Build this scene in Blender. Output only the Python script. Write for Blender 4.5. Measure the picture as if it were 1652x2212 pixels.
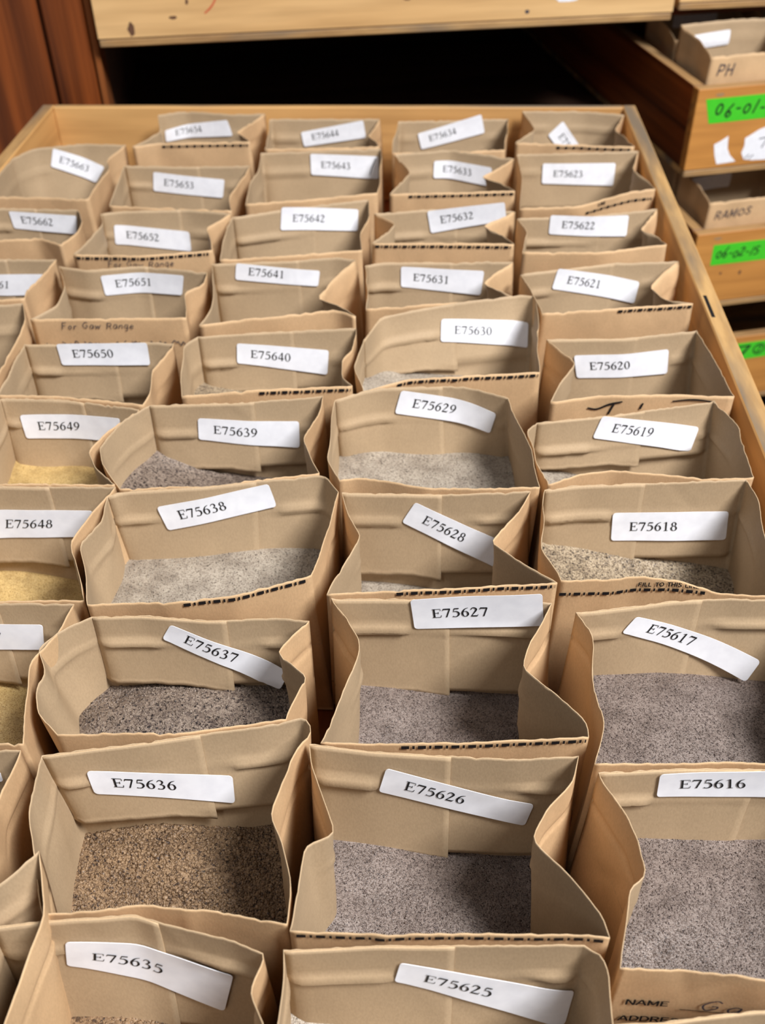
import bpy, math, random
import numpy as np
from mathutils import Vector

# ------------------------------------------------------------------ camera, world, lights, exposure
# Lengths below are written in centimetres; x runs across the drawer, y into the cabinet,
# z = 0 is the rim of the pulled-out drawer, which stands 85 cm above the floor.
CM = 0.01
Z0 = 85.0
def W(x, y, z): return Vector((x * CM, y * CM, (z + Z0) * CM))

scene = bpy.context.scene
for o in list(bpy.data.objects): bpy.data.objects.remove(o, do_unlink=True)
COLL = scene.collection

FPX = 2150.0
cam_d = bpy.data.cameras.new('camera'); cam = bpy.data.objects.new('camera', cam_d); COLL.objects.link(cam)
cam_d.sensor_fit = 'VERTICAL'; cam_d.lens = 4.28; cam_d.sensor_height = 4.28 * 2212 / FPX; cam_d.sensor_width = cam_d.sensor_height * 1652 / 2212
cam_d.clip_start = 0.01; cam_d.clip_end = 50
cam.location = W(0, 0, 27.6)
from mathutils import Matrix
cam.rotation_euler = (Matrix.Rotation(math.radians(3.0), 3, 'Z') @ Matrix.Rotation(math.radians(49.0), 3, 'X') @ Matrix.Rotation(math.radians(-1.0), 3, 'Z')).to_euler()
cam_d.dof.use_dof = True; cam_d.dof.focus_distance = 0.36; cam_d.dof.aperture_fstop = 1.9
scene.camera = cam

world = bpy.data.worlds.new('room_light'); scene.world = world; world.use_nodes = True
world.node_tree.nodes['Background'].inputs[0].default_value = (0.93, 0.95, 1.0, 1)
world.node_tree.nodes['Background'].inputs[1].default_value = 0.15

def tube_light(name, x, y, z, sx, sy, power, target, col=(1.0, 0.985, 0.965)):
    d = bpy.data.lights.new(name, 'AREA'); d.shape = 'RECTANGLE'; d.size = sx * CM; d.size_y = sy * CM; d.energy = power; d.color = col
    o = bpy.data.objects.new(name, d); COLL.objects.link(o); o.location = W(x, y, z)
    o.rotation_euler = (W(*target) - o.location).to_track_quat('-Z', 'Y').to_euler(); return o
tube_light('fluorescent_ceiling_light', 96, -32, 160, 40, 70, 70, (0, 35, 0))
tube_light('fluorescent_ceiling_light', -60, -90, 175, 30, 130, 7, (-10, 40, 0))

vs = scene.view_settings
vs.view_transform = 'Standard'; vs.look = 'None'; vs.gamma = 1.0; vs.exposure = 0.0; vs.use_curve_mapping = False

# ------------------------------------------------------------------ materials
def new_mat(name):
    m = bpy.data.materials.new(name); m.use_nodes = True
    nt = m.node_tree; return m, nt, nt.nodes['Principled BSDF']
def N_(nt, typ, **kw):
    n = nt.nodes.new(typ)
    for k, v in kw.items(): setattr(n, k, v)
    return n
def ramp(nt, stops):
    r = nt.nodes.new('ShaderNodeValToRGB'); e = r.color_ramp.elements
    while len(e) < len(stops): e.new(0.5)
    for el, (p, c) in zip(e, stops): el.position = p; el.color = (*c, 1)
    return r
def s2l(r, g, b):
    f = lambda c: ((c / 255 + .055) / 1.055) ** 2.4 if c > 10 else c / 255 / 12.92
    return (f(r), f(g), f(b))

def paper_mat(name, col, var=.10, bump=.12):
    m, nt, p = new_mat(name)
    tc = N_(nt, 'ShaderNodeTexCoord')
    n1 = N_(nt, 'ShaderNodeTexNoise'); n1.inputs['Scale'].default_value = 45; n1.inputs['Detail'].default_value = 5
    mp = N_(nt, 'ShaderNodeMapping'); mp.inputs['Scale'].default_value = (1.0, 1.0, .45)
    n2 = N_(nt, 'ShaderNodeTexNoise'); n2.inputs['Scale'].default_value = 1500; n2.inputs['Detail'].default_value = 3
    nt.links.new(tc.outputs['Object'], n1.inputs['Vector']); nt.links.new(tc.outputs['Object'], mp.inputs['Vector']); nt.links.new(mp.outputs[0], n2.inputs['Vector'])
    c = np.array(col)
    r1 = ramp(nt, [(.3, tuple(c * (1 - var))), (.7, tuple(np.minimum(1, c * (1 + var))))])
    nt.links.new(n1.outputs['Fac'], r1.inputs[0])
    mx = N_(nt, 'ShaderNodeMix', data_type='RGBA', blend_type='MULTIPLY'); mx.inputs[0].default_value = 1
    r2 = ramp(nt, [(.3, (.93, .925, .92)), (.65, (1.03, 1.03, 1.03))])
    nt.links.new(n2.outputs['Fac'], r2.inputs[0]); nt.links.new(r1.outputs[0], mx.inputs[6]); nt.links.new(r2.outputs[0], mx.inputs[7])
    nt.links.new(mx.outputs[2], p.inputs['Base Color'])
    b = N_(nt, 'ShaderNodeBump'); b.inputs['Strength'].default_value = bump; b.inputs['Distance'].default_value = .0004
    nt.links.new(n2.outputs['Fac'], b.inputs['Height']); nt.links.new(b.outputs[0], p.inputs['Normal'])
    p.inputs['Roughness'].default_value = .62; p.inputs['Specular IOR Level'].default_value = .25
    return m

def wood_mat(name, axis, light, dark, scale=14, rough=.55, wear=0.0, wear_col=(.35, .31, .27), stretch=.07, contrast=(.35, .68)):
    m, nt, p = new_mat(name)
    tc = N_(nt, 'ShaderNodeTexCoord'); mp = N_(nt, 'ShaderNodeMapping')
    sc = [1.0, 1.0, 1.0]; sc[axis] = stretch; mp.inputs['Scale'].default_value = sc
    n1 = N_(nt, 'ShaderNodeTexNoise'); n1.inputs['Scale'].default_value = scale; n1.inputs['Detail'].default_value = 6; n1.inputs['Distortion'].default_value = .6
    n2 = N_(nt, 'ShaderNodeTexNoise'); n2.inputs['Scale'].default_value = scale * 9; n2.inputs['Detail'].default_value = 3
    nt.links.new(tc.outputs['Object'], mp.inputs['Vector']); nt.links.new(mp.outputs[0], n1.inputs['Vector']); nt.links.new(mp.outputs[0], n2.inputs['Vector'])
    r1 = ramp(nt, [(contrast[0], dark), (contrast[1], light)]); nt.links.new(n1.outputs['Fac'], r1.inputs[0])
    mx = N_(nt, 'ShaderNodeMix', data_type='RGBA', blend_type='MULTIPLY'); mx.inputs[0].default_value = .8
    r2 = ramp(nt, [(.3, (.78, .74, .7)), (.6, (1.04, 1.04, 1.04))]); nt.links.new(n2.outputs['Fac'], r2.inputs[0])
    nt.links.new(r1.outputs[0], mx.inputs[6]); nt.links.new(r2.outputs[0], mx.inputs[7]); out = mx.outputs[2]
    if wear > 0:
        n3 = N_(nt, 'ShaderNodeTexNoise'); n3.inputs['Scale'].default_value = 42; n3.inputs['Detail'].default_value = 7
        nt.links.new(mp.outputs[0], n3.inputs['Vector'])
        r3 = ramp(nt, [(.62 - wear * .3, (0, 0, 0)), (.74 - wear * .2, (1, 1, 1))]); nt.links.new(n3.outputs['Fac'], r3.inputs[0])
        m2 = N_(nt, 'ShaderNodeMix', data_type='RGBA'); nt.links.new(r3.outputs[0], m2.inputs[0]); nt.links.new(out, m2.inputs[6]); m2.inputs[7].default_value = (*wear_col, 1); out = m2.outputs[2]
    nt.links.new(out, p.inputs['Base Color']); p.inputs['Roughness'].default_value = rough
    b = N_(nt, 'ShaderNodeBump'); b.inputs['Strength'].default_value = .15; b.inputs['Distance'].default_value = .0005
    nt.links.new(n2.outputs['Fac'], b.inputs['Height']); nt.links.new(b.outputs[0], p.inputs['Normal'])
    return m

def flat_mat(name, col, rough=.6, spec=.3):
    m, nt, p = new_mat(name)
    tc = N_(nt, 'ShaderNodeTexCoord'); n = N_(nt, 'ShaderNodeTexNoise'); n.inputs['Scale'].default_value = 220; n.inputs['Detail'].default_value = 3
    nt.links.new(tc.outputs['Object'], n.inputs['Vector'])
    c = np.array(col); r = ramp(nt, [(.3, tuple(c * .95)), (.7, tuple(np.minimum(1, c * 1.03)))]); nt.links.new(n.outputs['Fac'], r.inputs[0]); nt.links.new(r.outputs[0], p.inputs['Base Color'])
    p.inputs['Roughness'].default_value = rough; p.inputs['Specular IOR Level'].default_value = spec
    return m

def sand_mat(name, cols, grain, rough=.42):
    """cols: four grain colours, from the commonest to the rarest; grain: grain size in cm"""
    m, nt, p = new_mat(name)
    tc = N_(nt, 'ShaderNodeTexCoord')
    v = N_(nt, 'ShaderNodeTexVoronoi'); v.inputs['Scale'].default_value = 1 / (grain * CM)
    nt.links.new(tc.outputs['Object'], v.inputs['Vector'])
    sp = N_(nt, 'ShaderNodeSeparateColor'); nt.links.new(v.outputs['Color'], sp.inputs[0])
    r = ramp(nt, [(.03, cols[3]), (.13, cols[1]), (.42, cols[0]), (.85, cols[2])]); r.color_ramp.interpolation = 'LINEAR'
    nt.links.new(sp.outputs[0], r.inputs[0])
    n = N_(nt, 'ShaderNodeTexNoise'); n.inputs['Scale'].default_value = 110; n.inputs['Detail'].default_value = 4; nt.links.new(tc.outputs['Object'], n.inputs['Vector'])
    r2 = ramp(nt, [(.32, (.74, .72, .71)), (.62, (1.06, 1.06, 1.06))]); nt.links.new(n.outputs['Fac'], r2.inputs[0])
    mx = N_(nt, 'ShaderNodeMix', data_type='RGBA', blend_type='MULTIPLY'); mx.inputs[0].default_value = 1
    nt.links.new(r.outputs[0], mx.inputs[6]); nt.links.new(r2.outputs[0], mx.inputs[7]); nt.links.new(mx.outputs[2], p.inputs['Base Color'])
    b = N_(nt, 'ShaderNodeBump'); b.inputs['Strength'].default_value = .6; b.inputs['Distance'].default_value = grain * CM * .5
    nt.links.new(v.outputs['Distance'], b.inputs['Height']); b.invert = True; nt.links.new(b.outputs[0], p.inputs['Normal'])
    p.inputs['Roughness'].default_value = rough; p.inputs['Specular IOR Level'].default_value = .4
    return m

M = {}
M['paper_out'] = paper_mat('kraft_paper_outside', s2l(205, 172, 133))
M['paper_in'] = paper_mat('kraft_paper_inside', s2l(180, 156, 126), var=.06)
M['paper_edge'] = paper_mat('kraft_paper_cut_edge', s2l(206, 178, 142))
M['white'] = flat_mat('white_sticker_paper', s2l(242, 244, 253), .5)
M['ink'] = flat_mat('black_print_ink', (.012, .012, .014), .5)
M['pen'] = flat_mat('dark_pen_ink', (.06, .055, .075), .5)
M['red_pencil'] = flat_mat('red_pencil', s2l(200, 90, 60), .7)
M['green'] = flat_mat('fluorescent_green_tape', s2l(70, 200, 45), .45)
PINE_L, PINE_D = s2l(226, 182, 120), s2l(192, 142, 84)
for ax, k in ((0, 'x'), (1, 'y'), (2, 'z')):
    M['pine_' + k] = wood_mat('pine_board_' + k, ax, PINE_L, PINE_D, wear=.1, wear_col=s2l(120, 92, 66))
    M['pale_' + k] = wood_mat('pale_pine_' + k, ax, s2l(232, 194, 140), s2l(208, 164, 108), wear=.1, wear_col=s2l(140, 112, 84))
    M['edge_' + k] = wood_mat('worn_plywood_edge_' + k, ax, s2l(206, 166, 110), s2l(150, 116, 78), scale=30, wear=.5, wear_col=s2l(120, 106, 90), stretch=.15)
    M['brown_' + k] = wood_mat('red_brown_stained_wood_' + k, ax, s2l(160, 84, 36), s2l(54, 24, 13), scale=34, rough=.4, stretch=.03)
    M['orange_' + k] = wood_mat('orange_varnished_pine_' + k, ax, s2l(206, 146, 74), s2l(176, 116, 54), wear=.12, wear_col=s2l(120, 86, 56))
M['strip'] = wood_mat('worn_orange_edge', 2, s2l(176, 104, 46), s2l(120, 66, 28), scale=30)
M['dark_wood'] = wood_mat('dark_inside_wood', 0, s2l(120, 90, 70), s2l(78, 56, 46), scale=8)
M['floor'] = flat_mat('grey_floor', s2l(120, 116, 110), .5)
M['knot'] = flat_mat('wood_knot', s2l(104, 74, 56), .6)
SANDS = {
    'brown': sand_mat('coarse_brown_sand', [s2l(128, 104, 80), s2l(106, 85, 66), s2l(152, 126, 98), s2l(72, 58, 49)], .075),
    'grey': sand_mat('grey_sand', [s2l(118, 105, 99), s2l(102, 90, 85), s2l(136, 124, 118), s2l(62, 52, 50)], .045),
    'speckled': sand_mat('dark_speckled_sand', [s2l(118, 104, 94), s2l(94, 82, 76), s2l(144, 130, 118), s2l(40, 34, 34)], .07),
    'pale': sand_mat('pale_grey_sand', [s2l(162, 151, 138), s2l(148, 137, 124), s2l(176, 166, 152), s2l(104, 95, 86)], .05),
    'beige': sand_mat('beige_speckled_sand', [s2l(150, 134, 112), s2l(120, 106, 90), s2l(178, 162, 138), s2l(62, 54, 48)], .065),
    'yellow': sand_mat('yellow_sand', [s2l(202, 172, 114), s2l(186, 154, 98), s2l(214, 186, 130), s2l(160, 130, 80)], .035),
}

# ------------------------------------------------------------------ object helpers
def tag(o, label=None, cat=None, group=None, kind=None):
    for k, v in (('label', label), ('category', cat), ('group', group), ('kind', kind)):
        if v: o[k] = v
    return o
def empty(name, loc, rz=0):
    o = bpy.data.objects.new(name, None); COLL.objects.link(o); o.location = loc; o.rotation_euler = (0, 0, rz); o.empty_display_size = .02; return o
def mesh_obj(name, verts, faces, mats, parent=None, smooth=False, loc=None):
    """verts in cm relative to the parent (or to loc)"""
    me = bpy.data.meshes.new(name); me.from_pydata([tuple(c * CM for c in v) for v in verts], [], [tuple(int(i) for i in f) for f in faces])
    for m in (mats if isinstance(mats, (list, tuple)) else [mats]): me.materials.append(m)
    if smooth: me.polygons.foreach_set('use_smooth', [True] * len(me.polygons))
    me.update()
    o = bpy.data.objects.new(name, me); COLL.objects.link(o)
    if parent: o.parent = parent
    if loc is not None: o.location = loc
    return o
def box_vf(x0, x1, y0, y1, z0, z1, ch=.08):
    """box with chamfered edges"""
    ch = min(ch, (x1 - x0) / 3, (y1 - y0) / 3, (z1 - z0) / 3)
    V, F, idx = [], [], {}
    for sx in (0, 1):
        for sy in (0, 1):
            for sz in (0, 1):
                X, Y, Z = (x0, x1)[sx], (y0, y1)[sy], (z0, z1)[sz]
                dx, dy, dz = (ch, -ch)[sx], (ch, -ch)[sy], (ch, -ch)[sz]
                for a, p in (('x', (X, Y + dy, Z + dz)), ('y', (X + dx, Y, Z + dz)), ('z', (X + dx, Y + dy, Z))):
                    idx[sx, sy, sz, a] = len(V); V.append(p)
    for a in 'xyz':
        k = 'xyz'.index(a)
        for sgn in (0, 1):
            q = []
            for u, v in ((0, 0), (1, 0), (1, 1), (0, 1)):
                c = [0, 0, 0]; c[k] = sgn; c[(k + 1) % 3] = u; c[(k + 2) % 3] = v; q.append(idx[(*c, a)])
            F.append(q if sgn else q[::-1])
    for a, b in (('x', 'y'), ('y', 'z'), ('z', 'x')):
        ka, kb = 'xyz'.index(a), 'xyz'.index(b); kc = 3 - ka - kb
        for sa in (0, 1):
            for sb in (0, 1):
                c0 = [0, 0, 0]; c0[ka] = sa; c0[kb] = sb; c1 = list(c0); c1[kc] = 1
                q = [idx[(*c0, a)], idx[(*c0, b)], idx[(*c1, b)], idx[(*c1, a)]]
                F.append(q if (sa + sb) % 2 else q[::-1])
    for c in [(i, j, k) for i in (0, 1) for j in (0, 1) for k in (0, 1)]:
        q = [idx[(*c, 'x')], idx[(*c, 'y')], idx[(*c, 'z')]]; F.append(q if sum(c) % 2 else q[::-1])
    return V, F
def board(name, parent, x0, x1, y0, y1, z0, z1, mat, ch=.08, top=None):
    V, F = box_vf(x0, x1, y0, y1, z0, z1, ch)
    o = mesh_obj(name, V, F, [mat] + ([top] if top else []), parent)
    if top:
        for p in o.data.polygons:
            if p.normal.z > .5: p.material_index = 1
    return o

# ------------------------------------------------------------------ lettering: pen strokes with a width at every point (cap height 1)
def cr(pts, n=5):
    """smooth curve through (x, y, width) points"""
    p = np.array(pts, float); p = np.vstack([2 * p[0] - p[1], p, 2 * p[-1] - p[-2]]); out = []
    for i in range(1, len(p) - 2):
        for t in np.linspace(0, 1, n, endpoint=False):
            a, b, c, d = p[i - 1:i + 3]
            out.append(.5 * (2 * b + (c - a) * t + (2 * a - 5 * b + 4 * c - d) * t * t + (3 * b - a - 3 * c + d) * t ** 3))
    out.append(p[-2]); return np.array(out)
def ell(cx, cy, rx, ry, w, thin=.05, n=28):
    t = np.linspace(0, 2 * np.pi, n + 1); return np.stack([cx + rx * np.cos(t), cy + ry * np.sin(t), thin + (w - thin) * np.cos(t) ** 2], 1)
L_ = lambda *p: np.array(p, float)
SERIF = {
    'E': (.86, [L_((.2, 0, .14), (.2, 1, .14)), L_((.04, .97, .055), (.72, .97, .055)), L_((.04, .03, .055), (.74, .03, .055)), L_((.2, .52, .055), (.54, .52, .055)),
                L_((.71, .98, .04), (.73, .76, .05)), L_((.73, .02, .04), (.77, .26, .05)), L_((.54, .4, .05), (.54, .64, .05))]),
    '7': (.74, [L_((.06, .92, .13), (.64, .92, .13)), L_((.07, .92, .05), (.04, .74, .04)), L_((.62, .93, .1), (.3, 0, .1))]),
    '5': (.74, [L_((.22, .93, .11), (.6, .93, .11)), L_((.22, .95, .06), (.15, .58, .05)), cr([(.15, .58, .05), (.35, .62, .08), (.53, .5, .13), (.57, .28, .14), (.42, .06, .09), (.2, .02, .06), (.06, .07, .11)])]),
    '6': (.74, [cr([(.6, .98, .04), (.32, .84, .09), (.13, .52, .14), (.11, .28, .14), (.2, .07, .08), (.35, .02, .06), (.5, .1, .1), (.57, .3, .14), (.5, .52, .1), (.34, .59, .05), (.15, .47, .05)])]),
    '4': (.74, [L_((.43, .98, .06), (.04, .3, .06)), L_((.03, .27, .1), (.66, .27, .1)), L_((.46, 0, .13), (.46, 1, .13))]),
    '3': (.74, [cr([(.08, .8, .05), (.2, .96, .07), (.38, .96, .09), (.47, .8, .13), (.4, .62, .08), (.24, .54, .04)]), cr([(.24, .54, .04), (.46, .47, .1), (.54, .3, .14), (.45, .08, .1), (.22, .02, .06), (.06, .06, .11)])]),
    '2': (.74, [cr([(.06, .74, .05), (.15, .92, .08), (.32, .97, .1), (.48, .85, .14), (.46, .65, .13), (.07, .06, .05)]), L_((.05, .05, .12), (.56, .05, .12)), L_((.55, .05, .05), (.62, .22, .04))]),
    '1': (.74, [L_((.35, 0, .13), (.35, 1, .13)), L_((.36, .98, .05), (.14, .87, .05)), L_((.16, .02, .05), (.54, .02, .05))]),
    '0': (.74, [ell(.34, .5, .25, .48, .14)]),
    '8': (.74, [ell(.34, .75, .18, .22, .12), ell(.34, .27, .24, .26, .14)]),
}
SERIF['9'] = (.74, [np.stack([.68 - s[:, 0], 1 - s[:, 1], s[:, 2]], 1) for s in SERIF['6'][1]])
def sans(w, *strokes): return (w, [cr([(x, y, .17) for x, y in s], 4) if len(s) > 2 and c else L_(*[(x, y, .17) for x, y in s]) for c, s in strokes])
SANS = {
    'F': sans(.72, (0, [(.1, 0), (.1, 1)]), (0, [(.1, .92), (.6, .92)]), (0, [(.1, .5), (.52, .5)])),
    'I': sans(.32, (0, [(.14, 0), (.14, 1)])),
    'L': sans(.66, (0, [(.1, 1), (.1, 0)]), (0, [(.1, .08), (.58, .08)])),
    'T': sans(.7, (0, [(.33, 0), (.33, 1)]), (0, [(0, .92), (.66, .92)])),
    'O': (.88, [np.stack([.42 + .34 * np.cos(t), .5 + .43 * np.sin(t), .17 + 0 * t], 1) for t in [np.linspace(0, 2 * np.pi, 21)]]),
    'H': sans(.84, (0, [(.1, 0), (.1, 1)]), (0, [(.68, 0), (.68, 1)]), (0, [(.1, .5), (.68, .5)])),
    'S': sans(.76, (1, [(.64, .78), (.36, .93), (.12, .76), (.36, .53), (.62, .28), (.36, .07), (.06, .24)])),
    'N': sans(.84, (0, [(.1, 0), (.1, 1)]), (0, [(.1, 1), (.68, 0)]), (0, [(.68, 0), (.68, 1)])),
    'E': sans(.74, (0, [(.1, 0), (.1, 1)]), (0, [(.1, .92), (.64, .92)]), (0, [(.1, .5), (.58, .5)]), (0, [(.1, .08), (.64, .08)])),
    'A': sans(.86, (0, [(0.02, 0), (.4, 1)]), (0, [(.4, 1), (.78, 0)]), (0, [(.16, .32), (.64, .32)])),
    'M': sans(.98, (0, [(.1, 0), (.1, 1)]), (0, [(.1, 1), (.45, .2)]), (0, [(.45, .2), (.8, 1)]), (0, [(.8, 1), (.8, 0)])),
    'D': sans(.82, (0, [(.1, 0), (.1, 1)]), (1, [(.1, .92), (.5, .88), (.7, .5), (.5, .12), (.1, .08)])),
    'R': sans(.8, (0, [(.1, 0), (.1, 1)]), (1, [(.1, .92), (.5, .9), (.62, .7), (.5, .5), (.1, .48)]), (0, [(.36, .48), (.68, 0)])),
    'P': sans(.76, (0, [(.1, 0), (.1, 1)]), (1, [(.1, .92), (.5, .9), (.62, .68), (.5, .45), (.1, .43)])),
    'G': sans(.86, (1, [(.7, .8), (.4, .95), (.1, .5), (.4, .05), (.7, .25), (.7, .45)]), (0, [(.7, .45), (.45, .45)])),
    'a': sans(.62, (1, [(.5, .5), (.25, .55), (.08, .28), (.25, .02), (.45, .15), (.5, .5)]), (0, [(.5, .5), (.55, 0)])),
    'e': sans(.58, (1, [(.08, .28), (.48, .34), (.3, .56), (.08, .3), (.25, .02), (.5, .12)])),
    'g': sans(.6, (1, [(.48, .5), (.22, .54), (.08, .28), (.25, .06), (.45, .2), (.48, .5)]), (1, [(.48, .5), (.46, -.2), (.15, -.3)])),
    'n': sans(.62, (0, [(.1, .55), (.1, 0)]), (1, [(.1, .38), (.32, .56), (.48, .4), (.5, 0)])),
    'o': sans(.6, (1, [(.28, .56), (.08, .3), (.28, .02), (.48, .28), (.28, .56)])),
    'r': sans(.45, (0, [(.1, .55), (.1, 0)]), (1, [(.1, .35), (.25, .54), (.42, .52)])),
    'w': sans(.78, (0, [(.04, .55), (.2, 0)]), (0, [(.2, 0), (.36, .45)]), (0, [(.36, .45), (.52, 0)]), (0, [(.52, 0), (.7, .55)])),
    '-': sans(.6, (0, [(.1, .42), (.48, .42)])),
    '0': (.72, [np.stack([.32 + .24 * np.cos(t), .42 + .36 * np.sin(t), .17 + 0 * t], 1) for t in [np.linspace(0, 2 * np.pi, 17)]]),
    '6': sans(.72, (1, [(.5, 1.15), (.2, .6), (.12, .25), (.35, .02), (.54, .25), (.36, .5), (.14, .3)])),
    '1': sans(.45, (0, [(.3, 1.05), (.14, 0)])),
    '2': sans(.72, (1, [(.1, .75), (.32, .95), (.52, .7), (.08, .05), (.6, .08)])),
    '3': sans(.7, (1, [(.1, .85), (.35, .95), (.5, .74), (.28, .52), (.54, .28), (.32, .02), (.06, .12)])),
    '5': sans(.7, (0, [(.56, .94), (.18, .94)]), (0, [(.18, .94), (.14, .55)]), (1, [(.14, .55), (.5, .5), (.5, .15), (.08, .05)])),
    ' ': (.5, []),
}
def strokes(text, font, h, x0=0., y0=0., slant=0., wf=1.0, track=0.0, jit=0.0, seed=0):
    """list of (n,3) arrays in cm"""
    rng = random.Random(seed); out = []; x = 0
    for ch in text:
        w, ss = font[ch]; dy = rng.uniform(-jit, jit); sc = 1 + rng.uniform(-jit, jit)
        for s in ss:
            q = s.copy(); q[:, 0] = (x + q[:, 0] + slant * q[:, 1]); q[:, 1] = q[:, 1] * sc + dy; q[:, 2] *= wf
            q = q * h; q[:, 0] += x0; q[:, 1] += y0; out.append(q)
        x += w + track
    return out
def ribbon(ss, mp, name, mat, parent, step=.12):
    """lay strokes on a surface: mp(x, y) -> 3-D points"""
    V, F = [], []
    for s in ss:
        d = np.concatenate([[0], np.cumsum(np.hypot(*np.diff(s[:, :2], axis=0).T))])
        t = np.union1d(d, np.linspace(0, d[-1], max(2, int(d[-1] / step) + 1)))
        s = np.stack([np.interp(t, d, s[:, k]) for k in range(3)], 1)
        if len(s) < 2: continue
        g = np.gradient(s[:, :2], axis=0); g /= np.linalg.norm(g, axis=1, keepdims=True) + 1e-9
        nrm = np.stack([-g[:, 1], g[:, 0]], 1) * s[:, 2:3] / 2
        a, b = s[:, :2] + nrm, s[:, :2] - nrm; k = len(V)
        P = mp(np.concatenate([a[:, 0], b[:, 0]]), np.concatenate([a[:, 1], b[:, 1]])); n = len(s)
        V += [tuple(p) for p in P]; F += [(k + i, k + n + i, k + n + i + 1, k + i + 1) for i in range(n - 1)]
    return mesh_obj(name, V, F, mat, parent)

# ------------------------------------------------------------------ bag shape
ZB = -7.6          # height of the bag bottoms below the drawer rim (cm)

def resample(pts, n, smooth=1):
    p = np.asarray(pts, float)
    d = np.concatenate([[0], np.cumsum(np.linalg.norm(np.diff(p, axis=0), axis=1))])
    t = np.linspace(0, d[-1], n)
    q = np.stack([np.interp(t, d, p[:, k]) for k in range(3)], 1)
    for _ in range(smooth):
        q[1:-1] = (q[:-2] + 2 * q[1:-1] + q[2:]) / 4
    return q

class Shape:
    """open paper bag: four walls lofted from a measured rim down to a rectangular base"""
    def __init__(s, b, l, f, r, zb=ZB, n=40, vf=4.0, seed=0, ear=False, lab=None):
        s.zb, s.vf, s.ear, s.lab = zb, vf, ear, lab
        rng = np.random.RandomState(seed)
        s.rim = {'b': resample(b, n), 'f': resample(f, n),
                 'l': resample([b[0]] + list(l) + [f[0]], max(8, n * 2 // 3)),
                 'r': resample([b[-1]] + list(r) + [f[-1]], max(8, n * 2 // 3))}
        B, F = s.rim['b'], s.rim['f']
        xl = max(-30.1, (B[0, 0] + F[0, 0]) / 2 - .22); xr = (B[-1, 0] + F[-1, 0]) / 2 + .22
        if xl < 15: xr = min(xr, 15.2)
        yb = B[:, 1].min() * .5 + B[:, 1].mean() * .5 - .1; yf = F[:, 1].max() * .5 + F[:, 1].mean() * .5 + .1
        s.cor = {'b': ((xl, yb), (xr, yb)), 'f': ((xl, yf), (xr, yf)), 'l': ((xl, yb), (xl, yf)), 'r': ((xr, yb), (xr, yf))}
        s.w = [(rng.uniform(.002, .016) , rng.uniform(-2.2, 2.2), rng.uniform(-1.6, 1.6), rng.uniform(0, 6.3)) for _ in range(9)]
        s.cr = [(rng.uniform(0, 26), rng.uniform(0, 5), rng.uniform(-1, 1), rng.uniform(-.06, .06), rng.uniform(.2, .5)) for _ in range(14)]
        s.vc = 1.55 + rng.uniform(-.15, .25); s.ca = rng.uniform(.15, .22)
        s.off = {'b': 0., 'r': 9., 'f': 15., 'l': 24.}
        s.cen = np.array([(xl + xr) / 2, (yb + yf) / 2, zb])
    def P(s, side, u, v, fine=True):
        u = np.atleast_1d(np.asarray(u, float)); v = np.atleast_1d(np.asarray(v, float))
        u, v = np.broadcast_arrays(u, v)
        R = s.rim[side]; k = np.linspace(0, 1, len(R)); uc = np.clip(u, 0, 1)
        r = np.stack([np.interp(uc, k, R[:, j]) for j in range(3)], -1)
        (x0, y0), (x1, y1) = s.cor[side]
        bx = x0 + (x1 - x0) * uc; by = y0 + (y1 - y0) * uc
        g = np.sin(np.pi * uc) ** 2
        if side in 'lr':                                # the side folds inwards as far at the base as at the rim
            dev = (R[:, 0] - np.linspace(R[0, 0], R[-1, 0], len(R))) * (1 if side == 'l' else -1)
            am = .25 + .75 * np.clip(dev.max(), 0, 1.6); bx = bx + (am if side == 'l' else -am) * g
        t = np.clip(v / (r[..., 2] - s.zb), 0, 1); e = t ** (.5 if s.ear and side == 'r' else 1.35)
        x = r[..., 0] * (1 - e) + bx * e; y = r[..., 1] * (1 - e) + by * e; z = r[..., 2] - v
        if side == 'b':
            win = np.clip(np.minimum(uc, 1 - uc) / .05, 0, 1)
            k = (v - s.vc); prof = np.clip(np.where(k < 0, 1 + k / .42, 1 - k / .16), 0, 1); prof = prof * prof * (3 - 2 * prof)
            if s.lab:                                   # the sticker presses the fold flat
                us = [p[0] for p in s.lab]; va = np.interp(uc, [min(us), max(us)], [(s.lab[0][1] + s.lab[3][1]) / 2, (s.lab[1][1] + s.lab[2][1]) / 2])
                m = np.clip((uc - min(us) + .03) / .03, 0, 1) * np.clip((max(us) + .03 - uc) / .03, 0, 1) * np.clip((1.35 - np.abs(v - va)) / .3, 0, 1)
                prof = prof * (1 - .85 * m)
            y = y - win * s.ca * prof
            y = y - win * .32 * np.clip(v / s.vf, 0, 1) ** 1.5 * np.clip(1 - (v - s.vf) / .1, 0, 1)
        if side in 'lr':
            k = (v - s.vc); prof = np.clip(np.where(k < 0, 1 + k / .3, 1 - k / .16), 0, 1); prof = prof * prof * (3 - 2 * prof) * np.clip((.6 - uc) / .3, 0, 1) * np.clip(uc / .05, 0, 1)
            x = x + (1 if side == 'l' else -1) * s.ca * .6 * prof
        if fine:
            L = 9. if side in 'bf' else 6.
            ss = s.off[side] + uc * L
            win = np.sin(np.pi * np.clip(uc, 0, 1)) ** .5 * (1 - .7 * t)
            win = win * (.6 if side == 'b' else 1. if side == 'f' else 2.)
            h = sum(a * np.sin(kx * ss + kz * v + p) for a, kx, kz, p in s.w)
            for (cs, cv, sl, am, wd) in s.cr:
                dd = np.abs((ss - cs) - sl * (v - cv)); h = h + am * np.clip(1 - dd / wd, 0, 1) * np.exp(-((v - cv) / 1.6) ** 2)
            if side in 'bf': y = y + h * win
            else: x = x + h * win
        return np.stack([x, y, z], -1)
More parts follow.
